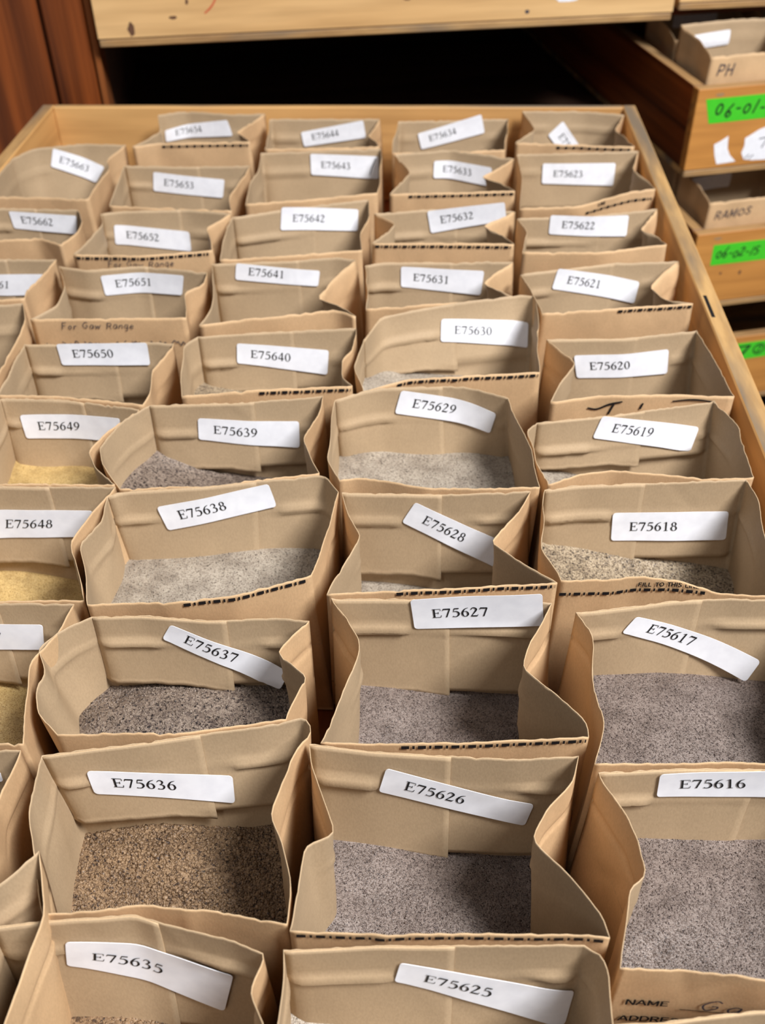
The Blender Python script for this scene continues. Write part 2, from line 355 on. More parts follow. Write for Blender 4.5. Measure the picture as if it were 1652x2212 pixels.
    def smoothP(s, side, u, v):
        """the wall as a stiff sticker bridges it"""
        return sum(s.P(side, np.clip(u + du, 0, 1), v + dv) for du in (-.03, 0, .03) for dv in (-.35, -.15, .0, .15, .35)) / 15
    def N(s, side, u, v):
        """unit normal of a wall towards the inside of the bag"""
        e = 1e-2
        u, v = np.broadcast_arrays(np.atleast_1d(np.asarray(u, float)), np.atleast_1d(np.asarray(v, float)))
        u0 = np.clip(u - e, 0, 1); u1 = np.clip(u + e, 0, 1); v0 = np.clip(v - .04, 0, 9)
        n = np.cross(s.P(side, u1, v) - s.P(side, u0, v), s.P(side, u, v0 + .08) - s.P(side, u, v0))
        n = n / (np.linalg.norm(n, axis=-1, keepdims=True) + 1e-9)
        if side in 'lf': pass
        ref = np.array({'b': (0, -1, 0), 'f': (0, 1, 0), 'l': (1, 0, 0), 'r': (-1, 0, 0)}[side], float)
        sg = np.sign((n * ref).sum(-1, keepdims=True)); sg[sg == 0] = 1
        return n * sg
BAGS = {
    615: dict(b=[(5.31, 11.22, 0.00), (6.84, 11.34, 0.00), (9.06, 11.73, 0.00), (11.20, 11.81, 0.00), (13.85, 11.78, 0.00)],
         l=[(5.27, 10.19, 0.07)],
         f=[(5.26, 6.20, 0.00), (13.90, 6.20, 0.00)],
         r=[(13.81, 10.50, 0.07)],
         lab=None, sand=None, vf=4.00, seam=0.60),
    616: dict(b=[(5.85, 19.05, 0.00), (7.78, 19.22, 0.00), (11.25, 19.37, 0.00), (14.63, 19.44, 0.00)],
         l=[(5.92, 18.66, 0.02), (6.25, 17.98, 0.04), (6.63, 17.06, 0.06), (6.80, 15.45, 0.09), (6.22, 15.05, 0.11), (6.00, 13.97, 0.13)],
         f=[(5.64, 12.63, 0.15), (7.36, 12.65, 0.15), (9.52, 12.45, 0.15), (13.47, 12.56, 0.15)],
         r=[(14.46, 18.07, 0.05), (13.58, 16.28, 0.10)],
         lab=[(0.23, 0.15), (0.73, -0.05), (0.78, 1.35), (0.24, 1.3)], sand=(-3.33, -3.51), vf=4.20, seam=0.60),
    617: dict(b=[(5.86, 26.12, -0.00), (8.20, 26.52, 0.00), (9.57, 26.85, 0.00), (11.70, 27.04, 0.00), (13.13, 27.05, 0.00), (15.15, 27.07, 0.00)],
         l=[(6.40, 24.99, 0.02), (6.40, 24.30, 0.05), (6.20, 22.04, 0.07), (6.25, 20.94, 0.10), (6.02, 19.98, 0.12)],
         f=[(5.76, 19.34, 0.05), (8.25, 19.41, 0.05), (11.28, 19.55, 0.05), (14.38, 19.61, 0.05)],
         r=[(15.09, 25.02, 0.05), (14.10, 22.80, 0.10)],
         lab=[(0.26, 0.5), (0.82, 2.85), (0.78, 3.9), (0.21, 1.25)], sand=(-3.51, -4.14), vf=4.82, seam=0.53),
    618: dict(b=[(5.28, 33.35, 0.00), (6.87, 33.70, 0.00), (10.12, 33.94, 0.00), (14.11, 34.27, 0.00)],
         l=[(5.07, 32.00, 0.05), (4.86, 29.38, 0.10)],
         f=[(5.49, 27.86, -0.05), (7.51, 27.95, -0.05), (8.47, 28.23, -0.05), (9.86, 28.29, -0.25), (11.70, 27.99, -0.75), (14.23, 27.96, -0.80)],
         r=[(14.27, 32.69, 0.05), (13.93, 30.17, 0.10)],
         lab=[(0.36, 1.5), (0.94, 1.6), (0.95, 3.1), (0.37, 3.0)], sand=(-2.88, -5.17), vf=4.06, seam=0.50),
    619: dict(b=[(5.32, 38.28, -0.00), (8.30, 38.84, 0.00), (13.92, 40.18, 0.00)],
         l=[(4.81, 37.58, 0.05), (5.09, 35.09, 0.10)],
         f=[(5.48, 33.76, -0.05), (6.86, 34.47, -0.05), (8.43, 34.84, -0.05), (12.40, 34.35, -0.05), (14.48, 34.46, -0.05)],
         r=[(14.70, 37.99, 0.05), (14.48, 36.16, 0.10)],
         lab=[(0.36, -0.05), (0.93, 1.2), (0.89, 2.4), (0.32, 1.1)], sand=(-2.84, -4.8), vf=2.61, seam=0.60),
    620: dict(b=[(6.39, 45.76, 0.00), (10.49, 45.93, 0.00), (14.41, 46.80, 0.00)],
         l=[(6.99, 44.48, 0.04), (7.68, 43.42, 0.07), (6.58, 41.37, 0.11)],
         f=[(6.08, 39.79, 0.15), (8.57, 40.36, 0.15), (10.84, 40.52, 0.15), (14.92, 40.41, 0.15)],
         r=[(14.72, 43.69, 0.07)],
         lab=[(0.19, 0.95), (0.82, 0.9), (0.83, 2.3), (0.23, 2.3)], sand=None, vf=4.00, seam=0.60),
    621: dict(b=[(5.46, 52.96, 0.00), (6.85, 53.32, 0.00), (11.01, 54.36, 0.00), (14.90, 54.71, 0.00)],
         l=[(5.91, 51.00, 0.07)],
         f=[(6.35, 48.19, 0.15), (10.24, 48.76, 0.15), (14.70, 49.45, 0.15)],
         r=[(13.71, 53.13, 0.04), (12.58, 51.38, 0.07), (13.26, 49.85, 0.11)],
         lab=[(0.24, -0.1), (0.77, 1.15), (0.75, 2.45), (0.21, 1.15)], sand=None, vf=4.00, seam=0.60),
    622: dict(b=[(5.73, 60.47, 0.00), (10.40, 60.80, 0.00), (14.86, 61.96, 0.00)],
         l=[(6.22, 58.25, 0.07)],
         f=[(5.74, 55.41, 0.15), (10.48, 55.48, 0.15), (14.49, 56.57, 0.15)],
         r=[(14.07, 60.42, 0.04), (13.22, 58.67, 0.07), (14.03, 57.89, 0.11)],
         lab=[(0.23, -0.15), (0.79, 0.2), (0.79, 1.55), (0.23, 1.1)], sand=None, vf=4.00, seam=0.60),
    623: dict(b=[(6.37, 71.05, 0.00), (10.82, 71.34, 0.00), (15.15, 71.72, 0.00)],
         l=[(6.49, 66.82, 0.07)],
         f=[(5.99, 61.59, 0.15), (9.79, 61.91, 0.15), (13.56, 64.34, 0.15), (15.15, 64.73, 0.15)],
         r=[(14.15, 68.31, 0.05), (14.68, 66.60, 0.10)],
         lab=[(0.22, 0.7), (0.82, 0.8), (0.82, 2.4), (0.23, 2.15)], sand=None, vf=4.00, seam=0.60),
    624: dict(b=[(7.33, 79.82, 0.00), (12.23, 79.83, 0.00), (15.15, 79.03, 0.00)],
         l=[(8.03, 75.72, 0.05), (7.21, 74.36, 0.10)],
         f=[(6.37, 72.86, 0.15), (10.92, 72.44, 0.15), (14.86, 72.11, 0.15)],
         r=[(14.63, 77.52, 0.04), (13.85, 75.59, 0.07), (14.50, 74.19, 0.11)],
         lab=[(0.41, 0.75), (0.78, 4.3), (0.64, 5.0), (0.28, 1.8)], sand=None, vf=4.00, seam=0.60),
    625: dict(b=[(-3.68, 12.89, 0.00), (-0.95, 13.12, 0.00), (1.14, 13.19, 0.00), (4.77, 13.34, 0.00)],
         l=[(-3.61, 12.11, 0.07)],
         f=[(-3.73, 6.69, 0.00), (4.82, 6.69, 0.00)],
         r=[(5.18, 13.08, 0.04), (5.31, 12.62, 0.07), (5.28, 12.01, 0.11)],
         lab=[(0.39, 0.8), (1.0, 2.45), (0.97, 4.25), (0.37, 1.75)], sand=(-4.0, -4.91), vf=4.57, seam=0.57),
    626: dict(b=[(-3.62, 19.86, 0.00), (-1.57, 19.64, 0.00), (1.26, 19.53, -0.00), (3.16, 19.47, 0.00), (5.29, 19.66, 0.00)],
         l=[(-3.51, 19.05, 0.04), (-2.51, 16.53, 0.07), (-3.39, 16.07, 0.11)],
         f=[(-3.54, 13.36, 0.15), (-0.96, 13.34, 0.15), (2.64, 13.49, 0.15), (4.67, 13.55, 0.15), (5.48, 13.48, 0.15)],
         r=[(4.97, 18.63, 0.02), (4.12, 17.65, 0.05), (3.56, 16.53, 0.07), (4.60, 15.37, 0.10), (5.39, 14.09, 0.12)],
         lab=[(0.29, 0.75), (0.85, 2.4), (0.82, 3.55), (0.26, 2.0)], sand=(-4.98, -5.98), vf=5.39, seam=0.53),
    627: dict(b=[(-3.43, 26.56, 0.00), (-1.53, 26.64, -0.00), (1.63, 26.65, 0.00), (5.02, 26.60, 0.00)],
         l=[(-2.81, 25.43, 0.04), (-2.21, 24.31, 0.08), (-2.26, 23.31, 0.11)],
         f=[(-3.26, 19.96, -0.05), (-0.93, 19.96, -0.05), (2.43, 20.18, -0.05), (5.72, 20.47, -0.05)],
         r=[(4.54, 25.54, 0.02), (3.97, 24.45, 0.05), (3.67, 23.31, 0.07), (4.74, 22.11, 0.10), (5.71, 20.94, 0.12)],
         lab=[(0.36, -0.05), (0.95, -0.55), (0.97, 1.15), (0.38, 1.5)], sand=(-4.62, -5.45), vf=4.97, seam=0.54),
    628: dict(b=[(-3.48, 32.94, 0.00), (0.96, 32.93, 0.00), (4.68, 33.24, 0.00)],
         l=[(-3.10, 31.51, 0.04), (-2.49, 30.15, 0.07), (-3.03, 28.61, 0.11)],
         f=[(-3.61, 26.71, 0.10), (-1.53, 26.89, 0.10), (0.71, 27.13, 0.10), (5.30, 27.58, 0.10)],
         r=[(4.07, 31.84, 0.04), (2.84, 29.90, 0.07), (4.05, 28.67, 0.11)],
         lab=[(0.39, 0.4), (0.91, 2.9), (0.84, 4.15), (0.32, 1.5)], sand=(-5.33, -5.81), vf=4.49, seam=0.53),
    629: dict(b=[(-4.32, 39.94, 0.00), (-3.10, 40.68, 0.00), (-2.13, 41.03, 0.00), (1.65, 41.27, 0.00), (2.45, 41.08, 0.00), (4.10, 40.28, 0.00)],
         l=[(-4.33, 37.01, 0.05), (-4.30, 35.14, 0.10)],
         f=[(-3.62, 33.64, 0.10), (-2.99, 33.85, 0.10), (-1.66, 33.69, 0.10), (0.16, 33.20, 0.10), (2.76, 33.26, 0.10), (5.08, 33.41, 0.10)],
         r=[(4.51, 37.87, 0.05), (4.92, 35.59, 0.10)],
         lab=[(0.39, 0.15), (0.93, 1.05), (0.89, 2.25), (0.35, 1.4)], sand=(-3.49, -3.57), vf=4.29, seam=0.62),
    630: dict(b=[(-3.23, 45.48, 0.00), (-2.43, 47.95, 0.00), (0.76, 49.22, 0.00), (5.31, 50.55, 0.00), (6.09, 50.30, 0.00)],
         l=[(-3.53, 42.85, 0.07)],
         f=[(-2.98, 40.91, -0.15), (-0.83, 42.02, -0.15), (2.19, 42.42, -0.15), (5.84, 42.83, -0.15)],
         r=[(6.20, 47.72, 0.05), (5.77, 44.35, 0.10)],
         lab=[(0.53, 0.75), (0.98, 1.45), (0.98, 2.75), (0.52, 1.95)], sand=(-2.74, -5.11), vf=3.34, seam=0.60),
    631: dict(b=[(-3.61, 53.85, 0.00), (-2.70, 54.27, 0.00), (5.15, 54.45, 0.00)],
         l=[(-3.27, 51.12, 0.07)],
         f=[(-3.31, 49.18, -0.25), (-2.49, 49.35, -0.25), (1.07, 49.87, -0.25), (5.05, 50.68, -0.25)],
         r=[(4.18, 53.09, 0.04), (3.21, 51.56, 0.07), (4.20, 50.75, 0.11)],
         lab=[(0.25, 0.25), (0.81, 0.55), (0.79, 2.05), (0.25, 1.5)], sand=None, vf=4.00, seam=0.60),
    632: dict(b=[(-3.40, 60.98, 0.00), (-0.00, 61.71, 0.00), (5.70, 61.50, 0.00)],
         l=[(-1.89, 59.39, 0.05), (-2.62, 57.89, 0.10)],
         f=[(-3.30, 56.51, 0.15), (1.10, 56.51, 0.15), (5.31, 56.50, 0.15)],
         r=[(4.66, 60.24, 0.04), (3.53, 59.14, 0.07), (4.68, 57.77, 0.11)],
         lab=[(0.38, 0.1), (0.92, -0.6), (0.94, 0.6), (0.41, 1.55)], sand=None, vf=4.00, seam=0.60),
    633: dict(b=[(-2.40, 70.90, 0.00), (1.64, 71.89, 0.00), (6.12, 70.19, -0.00)],
         l=[(-1.17, 67.61, 0.05), (-1.82, 65.67, 0.10)],
         f=[(-2.48, 63.73, 0.15), (1.76, 64.00, 0.15), (5.83, 64.34, 0.15)],
         r=[(4.88, 68.26, 0.04), (3.64, 66.80, 0.07), (5.21, 65.48, 0.11)],
         lab=[(0.33, 0.7), (0.82, 0.85), (0.82, 2.2), (0.33, 1.9)], sand=None, vf=4.00, seam=0.60),
    634: dict(b=[(-2.33, 77.56, 0.00), (1.95, 77.78, 0.00), (6.16, 78.19, 0.00)],
         l=[(-2.49, 73.73, 0.07)],
         f=[(-2.60, 71.81, -0.25), (1.88, 72.10, -0.25), (5.60, 72.48, -0.25)],
         r=[(5.90, 74.70, 0.07)],
         lab=[(0.18, 0.95), (0.75, -0.4), (0.79, 1.0), (0.22, 2.15)], sand=None, vf=4.00, seam=0.60),
    635: dict(b=[(-12.16, 13.26, 0.00), (-11.91, 13.32, 0.00), (-9.97, 13.60, 0.00), (-8.11, 13.80, 0.00), (-7.67, 13.66, 0.00), (-6.19, 13.34, 0.00), (-5.15, 13.11, 0.00), (-4.24, 12.78, 0.00)],
         l=[],
         f=[(-12.21, 7.06, 0.00), (-4.19, 7.06, 0.00)],
         r=[(-4.15, 12.66, 0.04), (-4.43, 11.69, 0.07), (-3.95, 10.69, 0.11)],
         lab=[(0.24, 1.05), (0.86, 1.8), (0.79, 4.1), (0.22, 2.25)], sand=(-4.92, -6.05), vf=5.33, seam=0.60),
    636: dict(b=[(-12.46, 19.12, 0.00), (-7.95, 20.00, 0.00), (-5.39, 20.52, 0.00), (-4.24, 20.84, 0.00)],
         l=[(-12.41, 18.50, 0.04), (-12.08, 16.86, 0.07), (-11.60, 15.43, 0.11)],
         f=[(-10.76, 13.64, 0.05), (-7.88, 14.02, 0.05), (-5.95, 13.94, 0.05), (-3.65, 13.61, 0.05)],
         r=[(-3.99, 21.02, 0.02), (-3.59, 20.57, 0.03), (-3.64, 20.14, 0.05), (-4.03, 19.70, 0.07), (-4.23, 18.99, 0.08), (-4.51, 17.09, 0.10), (-4.05, 16.28, 0.12), (-3.68, 14.92, 0.13)],
         lab=[(0.15, 1.0), (0.72, 2.05), (0.71, 3.3), (0.15, 2.2)], sand=(-4.62, -4.93), vf=3.70, seam=0.62),
    637: dict(b=[(-12.43, 25.38, 0.00), (-10.63, 25.48, 0.00), (-7.93, 25.30, 0.00), (-5.31, 25.52, 0.00), (-4.15, 25.38, 0.00)],
         l=[(-13.27, 24.77, 0.02), (-14.01, 23.70, 0.05), (-13.44, 22.58, 0.07), (-13.53, 21.82, 0.10), (-13.08, 20.75, 0.12)],
         f=[(-12.23, 20.04, -0.10), (-8.01, 20.23, -0.10), (-5.53, 20.67, -0.10), (-4.53, 20.93, -0.10)],
         r=[(-4.67, 24.56, 0.02), (-5.10, 23.83, 0.05), (-4.61, 23.27, 0.07), (-3.96, 22.63, 0.10), (-4.26, 21.58, 0.13)],
         lab=[(0.36, 0.3), (0.89, 2.4), (0.84, 3.45), (0.31, 1.05)], sand=(-3.94, -3.65), vf=3.38, seam=0.62),
    638: dict(b=[(-13.62, 32.41, 0.00), (-13.10, 32.76, 0.00), (-9.60, 33.17, 0.00), (-4.59, 34.13, -0.00), (-4.28, 34.07, 0.00), (-3.62, 33.00, 0.00)],
         l=[(-13.44, 30.94, 0.04), (-13.90, 29.18, 0.07), (-13.27, 27.39, 0.11)],
         f=[(-12.70, 25.84, 0.15), (-9.38, 26.10, 0.15), (-7.21, 26.46, 0.15), (-4.29, 27.67, 0.15)],
         r=[(-3.71, 31.79, 0.04), (-3.84, 30.57, 0.07), (-4.06, 28.72, 0.11)],
         lab=[(0.19, 0.9), (0.65, 0.15), (0.68, 1.35), (0.22, 2.2)], sand=(-3.72, -3.6), vf=3.94, seam=0.60),
    639: dict(b=[(-13.30, 39.31, 0.00), (-8.47, 39.65, 0.00), (-4.91, 40.28, 0.00)],
         l=[(-14.31, 37.82, 0.04), (-14.89, 35.77, 0.07), (-14.43, 34.61, 0.11)],
         f=[(-13.23, 33.04, -0.10), (-9.38, 33.36, -0.10), (-4.58, 34.38, -0.10)],
         r=[(-4.98, 39.07, 0.03), (-5.19, 38.00, 0.06), (-5.45, 36.68, 0.09), (-4.98, 35.09, 0.12)],
         lab=[(0.27, 0.8), (0.85, 1.25), (0.84, 2.7), (0.26, 2.0)], sand=(-2.62, -5.39), vf=3.66, seam=0.60),
    640: dict(b=[(-12.08, 45.69, 0.00), (-8.66, 46.22, 0.00), (-3.69, 46.70, 0.00)],
         l=[(-12.63, 44.71, 0.05), (-12.32, 42.25, 0.10)],
         f=[(-11.80, 39.88, 0.15), (-8.23, 40.51, 0.15), (-3.52, 40.94, 0.15)],
         r=[(-3.68, 44.45, 0.04), (-4.23, 43.49, 0.07), (-4.11, 41.76, 0.11)],
         lab=[(0.24, 0.55), (0.82, 1.2), (0.8, 2.6), (0.23, 1.7)], sand=(-3.0, -4.54), vf=3.40, seam=0.60),
    641: dict(b=[(-12.75, 53.95, 0.00), (-8.07, 54.43, 0.00), (-5.47, 54.89, 0.00), (-4.18, 54.61, 0.00)],
         l=[(-12.17, 51.02, 0.05), (-11.82, 48.31, 0.10)],
         f=[(-12.15, 46.58, 0.15), (-9.17, 47.37, 0.15), (-4.84, 48.39, 0.15), (-3.77, 47.66, 0.15)],
         r=[(-5.11, 52.72, 0.04), (-6.09, 49.74, 0.07), (-4.50, 48.67, 0.11)],
         lab=[(0.17, -0.0), (0.74, 0.75), (0.72, 1.7), (0.15, 1.05)], sand=None, vf=4.00, seam=0.60),
    642: dict(b=[(-12.50, 60.32, 0.00), (-8.15, 61.98, 0.00), (-3.84, 63.18, 0.00)],
         l=[(-12.62, 58.85, 0.05), (-12.51, 56.80, 0.10)],
         f=[(-12.29, 54.23, 0.10), (-8.06, 54.89, 0.10), (-3.87, 55.68, 0.10)],
         r=[(-3.69, 60.31, 0.05), (-4.11, 57.87, 0.10)],
         lab=[(0.36, -0.2), (0.92, 0.55), (0.91, 1.9), (0.34, 1.3)], sand=None, vf=4.00, seam=0.60),
    643: dict(b=[(-12.11, 71.09, 0.00), (-8.62, 71.56, 0.00), (-3.41, 72.03, 0.00)],
         l=[(-11.75, 67.69, 0.05), (-12.09, 65.57, 0.10)],
         f=[(-11.89, 62.03, 0.15), (-7.40, 62.87, 0.15), (-3.32, 63.94, 0.15)],
         r=[(-3.26, 67.70, 0.07)],
         lab=[(0.41, 0.2), (0.98, 0.55), (0.97, 2.15), (0.41, 1.7)], sand=None, vf=4.00, seam=0.60),
    644: dict(b=[(-12.35, 78.02, 0.00), (-8.09, 78.04, 0.00), (-3.77, 78.06, 0.00)],
         l=[(-11.98, 74.61, 0.08)],
         f=[(-11.89, 71.76, 0.05), (-7.57, 71.96, 0.05), (-3.59, 72.26, 0.05)],
         r=[(-4.05, 76.18, 0.04), (-4.44, 74.28, 0.08), (-3.84, 73.17, 0.11)],
         lab=[(0.28, 1.0), (0.85, 0.1), (0.87, 1.4), (0.3, 2.1)], sand=None, vf=4.00, seam=0.60),
    645: dict(b=[(-20.75, 12.70, 0.00), (-14.50, 12.80, 0.20), (-11.88, 14.02, 1.00), (-11.08, 15.12, 1.00)],
         l=[],
         f=[(-20.70, 6.28, 0.00), (-11.03, 6.28, 0.00)],
         r=[(-10.79, 14.34, 0.79), (-10.49, 13.41, 0.57), (-10.71, 12.37, 0.36)],
         lab=None, sand=None, vf=4.00, seam=0.60),
    646: dict(b=[(-20.75, 18.98, 0.00), (-13.92, 19.29, 0.00), (-13.22, 19.31, -0.00)],
         l=[(-20.45, 16.84, 0.07)],
         f=[(-20.75, 13.41, 0.15), (-12.97, 13.54, 0.15)],
         r=[(-13.30, 18.38, 0.04), (-13.27, 17.16, 0.07), (-12.84, 15.54, 0.11)],
         lab=[(0.36, 0.9), (0.88, 1.0), (0.88, 1.45), (0.3, 2.25)], sand=None, vf=4.00, seam=0.60),
    647: dict(b=[(-20.75, 25.76, -0.00), (-16.17, 25.98, 0.00), (-13.29, 26.04, 0.00)],
         l=[(-20.45, 23.11, 0.07)],
         f=[(-20.75, 19.29, 0.10), (-13.96, 19.50, 0.10), (-13.17, 19.48, 0.10)],
         r=[(-13.53, 24.43, 0.04), (-14.04, 22.99, 0.07), (-13.54, 20.80, 0.11)],
         lab=[(0.22, 1.0), (0.81, 1.05), (0.78, 2.35), (0.17, 2.4)], sand=(-4.51, -5.29), vf=4.00, seam=0.60),
    648: dict(b=[(-20.75, 32.78, 0.00), (-18.53, 33.01, 0.00), (-13.40, 33.07, 0.00)],
         l=[(-20.45, 29.84, 0.07)],
         f=[(-20.75, 25.97, -0.15), (-16.29, 26.22, -0.15), (-13.01, 26.36, -0.15)],
         r=[(-13.87, 31.38, 0.04), (-14.38, 29.38, 0.07), (-13.25, 27.16, 0.11)],
         lab=[(0.21, 1.25), (0.83, 1.25), (0.78, 2.7), (0.16, 2.8)], sand=(-5.11, -5.92), vf=4.16, seam=0.60),
    649: dict(b=[(-20.75, 39.63, 0.00), (-20.79, 39.74, 0.00), (-17.52, 39.69, 0.00), (-13.71, 38.95, 0.00)],
         l=[(-20.45, 36.22, 0.07)],
         f=[(-20.75, 33.08, -0.00), (-18.58, 33.17, 0.00), (-13.48, 33.23, 0.00)],
         r=[(-14.63, 37.23, 0.04), (-15.30, 35.49, 0.08), (-14.61, 34.27, 0.11)],
         lab=[(0.13, 0.9), (0.85, 0.65), (0.8, 2.05), (0.14, 2.2)], sand=(-3.42, -4.33), vf=3.96, seam=0.60),
    650: dict(b=[(-21.16, 44.72, 0.00), (-19.36, 44.75, 0.00), (-14.59, 45.08, 0.00), (-13.23, 44.96, 0.00)],
         l=[(-21.10, 42.54, 0.07)],
         f=[(-21.01, 39.90, 0.05), (-20.83, 39.91, 0.05), (-17.59, 39.90, 0.05), (-13.60, 39.27, 0.05)],
         r=[(-13.49, 43.27, 0.04), (-13.78, 42.21, 0.07), (-13.39, 40.14, 0.11)],
         lab=[(0.22, -0.05), (0.82, -0.0), (0.82, 1.3), (0.23, 1.2)], sand=None, vf=3.22, seam=0.60),
    651: dict(b=[(-21.90, 53.57, 0.00), (-19.93, 53.02, 0.00), (-17.03, 53.65, 0.00), (-12.85, 52.90, 0.00)],
         l=[(-20.73, 50.88, 0.05), (-20.48, 48.67, 0.10)],
         f=[(-21.53, 47.04, 0.15), (-13.01, 47.40, 0.15)],
         r=[(-12.75, 51.31, 0.04), (-13.68, 50.30, 0.07), (-13.18, 48.52, 0.11)],
         lab=[(0.29, 0.4), (0.84, 0.35), (0.81, 1.6), (0.3, 1.65)], sand=None, vf=4.00, seam=0.60),
    652: dict(b=[(-21.24, 60.77, 0.00), (-19.97, 61.20, 0.00), (-15.72, 61.46, -0.00), (-12.65, 60.94, 0.00)],
         l=[(-20.67, 59.09, 0.05), (-20.92, 56.69, 0.10)],
         f=[(-21.29, 54.72, 0.15), (-17.25, 54.59, 0.15), (-12.95, 55.39, 0.15)],
         r=[(-13.34, 59.68, 0.04), (-13.99, 58.65, 0.07), (-13.28, 56.76, 0.11)],
         lab=[(0.09, 0.85), (0.65, 1.45), (0.65, 2.75), (0.08, 2.15)], sand=None, vf=4.00, seam=0.60),
    653: dict(b=[(-21.56, 68.72, 0.00), (-17.15, 68.59, 0.00), (-12.56, 68.79, 0.00)],
         l=[(-21.07, 63.86, 0.07)],
         f=[(-20.99, 62.16, -0.05), (-16.77, 61.78, -0.05), (-12.74, 61.47, -0.05)],
         r=[(-12.71, 66.47, 0.05), (-13.16, 63.29, 0.10)],
         lab=[(0.23, 0.4), (0.79, 0.95), (0.76, 2.25), (0.21, 1.75)], sand=None, vf=4.00, seam=0.60),
    654: dict(b=[(-21.30, 78.91, -0.00), (-19.22, 79.74, 0.00), (-15.77, 79.03, 0.00), (-12.82, 79.14, 0.00)],
         l=[(-20.27, 75.11, 0.05), (-21.12, 73.10, 0.10)],
         f=[(-21.67, 71.88, 0.15), (-19.97, 72.61, 0.15), (-13.13, 72.92, 0.15)],
         r=[(-13.70, 76.82, 0.04), (-14.59, 74.98, 0.08), (-13.60, 73.76, 0.11)],
         lab=[(0.05, 1.25), (0.65, 0.45), (0.69, 1.65), (0.05, 2.15)], sand=None, vf=4.00, seam=0.60),
    660: dict(b=[(-29.85, 48.26, 0.00), (-24.35, 48.78, 0.00), (-22.60, 49.07, 0.00)],
         l=[(-29.55, 44.61, 0.07)],
         f=[(-29.85, 39.76, 0.15), (-21.84, 39.90, 0.15)],
         r=[(-21.80, 47.23, 0.04), (-21.68, 44.08, 0.07), (-21.43, 41.19, 0.11)],
         lab=None, sand=None, vf=4.00, seam=0.60),
    661: dict(b=[(-29.85, 54.19, 0.00), (-25.69, 54.35, 0.00), (-22.25, 54.40, 0.00)],
         l=[(-29.55, 51.28, 0.07)],
         f=[(-29.85, 49.09, 0.15), (-23.94, 49.25, 0.15), (-22.59, 49.32, 0.15)],
         r=[(-22.44, 52.54, 0.05), (-22.75, 50.32, 0.10)],
         lab=[(0.22, 0.95), (0.88, 0.95), (0.83, 2.3), (0.18, 2.3)], sand=None, vf=4.00, seam=0.60),
    662: dict(b=[(-29.85, 61.30, 0.00), (-28.13, 61.61, 0.00), (-22.87, 61.38, 0.00)],
         l=[(-29.55, 58.59, 0.07)],
         f=[(-29.85, 56.73, 0.15), (-26.42, 56.64, 0.15), (-24.18, 56.92, 0.15), (-22.41, 56.06, 0.15)],
         r=[(-21.90, 59.41, 0.05), (-21.91, 57.64, 0.10)],
         lab=[(0.33, 0.2), (0.98, 0.4), (0.94, 1.65), (0.35, 1.35)], sand=None, vf=4.00, seam=0.60),
    663: dict(b=[(-30.05, 70.01, 0.00), (-29.12, 71.78, 0.00), (-25.58, 72.88, 0.00), (-22.35, 72.63, -0.00)],
         l=[(-29.97, 66.66, 0.07)],
         f=[(-29.85, 63.00, 0.15), (-26.03, 62.97, 0.15), (-22.52, 62.71, 0.15)],
         r=[(-23.09, 69.54, 0.04), (-22.47, 68.19, 0.07), (-22.63, 64.29, 0.11)],
         lab=[(0.39, 0.1), (0.79, 1.6), (0.69, 2.7), (0.34, 1.35)], sand=None, vf=4.00, seam=0.60),
}

# ------------------------------------------------------------------ the room below: floor and the table that carries the drawer
fl = mesh_obj('floor', [(-200, -150, 0), (200, -150, 0), (200, 250, 0), (-200, 250, 0)], [(0, 1, 2, 3)], M['floor'], loc=Vector((0, 0, 0)))
fl['kind'] = 'structure'
tb = tag(empty('work_table', W(-7.5, 43, -85)), 'plain brown wooden table carrying the pulled-out drawer', 'table')
board('table_top', tb, -22, 22, -34, 34, 74.4, 76.6, M['brown_x'])
for sx in (-1, 1):
    for sy in (-1, 1): board('leg', tb, sx * 19 - 2, sx * 19 + 2, sy * 31 - 2, sy * 31 + 2, 0, 74.4, M['brown_z'])

# ------------------------------------------------------------------ cabinet
CA = math.radians(11.0)
cab = tag(empty('storage_cabinet', W(-26.77, 85.02, -85), CA), 'tall red-brown stained wooden cabinet holding rows of shallow drawers', 'cabinet')
ZF = 85.0
board('side_plank', cab, -22, -4.35, 0, 4, 0, ZF + 40, M['brown_z'], .25)
board('side_plank', cab, -4.25, -.7, .35, 4, 0, ZF + 40, M['brown_z'], .25)
board('edge_strip', cab, -.7, -.2, .1, 4, 0, ZF + 40, M['strip'], .1)
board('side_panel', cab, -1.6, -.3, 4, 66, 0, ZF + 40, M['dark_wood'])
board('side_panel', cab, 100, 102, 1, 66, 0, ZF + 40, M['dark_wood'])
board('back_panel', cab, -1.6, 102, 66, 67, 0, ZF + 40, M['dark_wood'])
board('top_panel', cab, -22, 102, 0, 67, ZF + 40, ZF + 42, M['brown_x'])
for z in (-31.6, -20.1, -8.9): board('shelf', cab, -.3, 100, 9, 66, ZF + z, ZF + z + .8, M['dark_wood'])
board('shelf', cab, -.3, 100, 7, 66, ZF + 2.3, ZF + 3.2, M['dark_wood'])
board('rail', cab, 49.2, 100, 2.8, 4.6, ZF + 2.35, ZF + 3.25, M['brown_x'])
board('divider_post', cab, 47.9, 48.9, 2.2, 6, ZF + 3.25, ZF + 40, M['brown_z'])

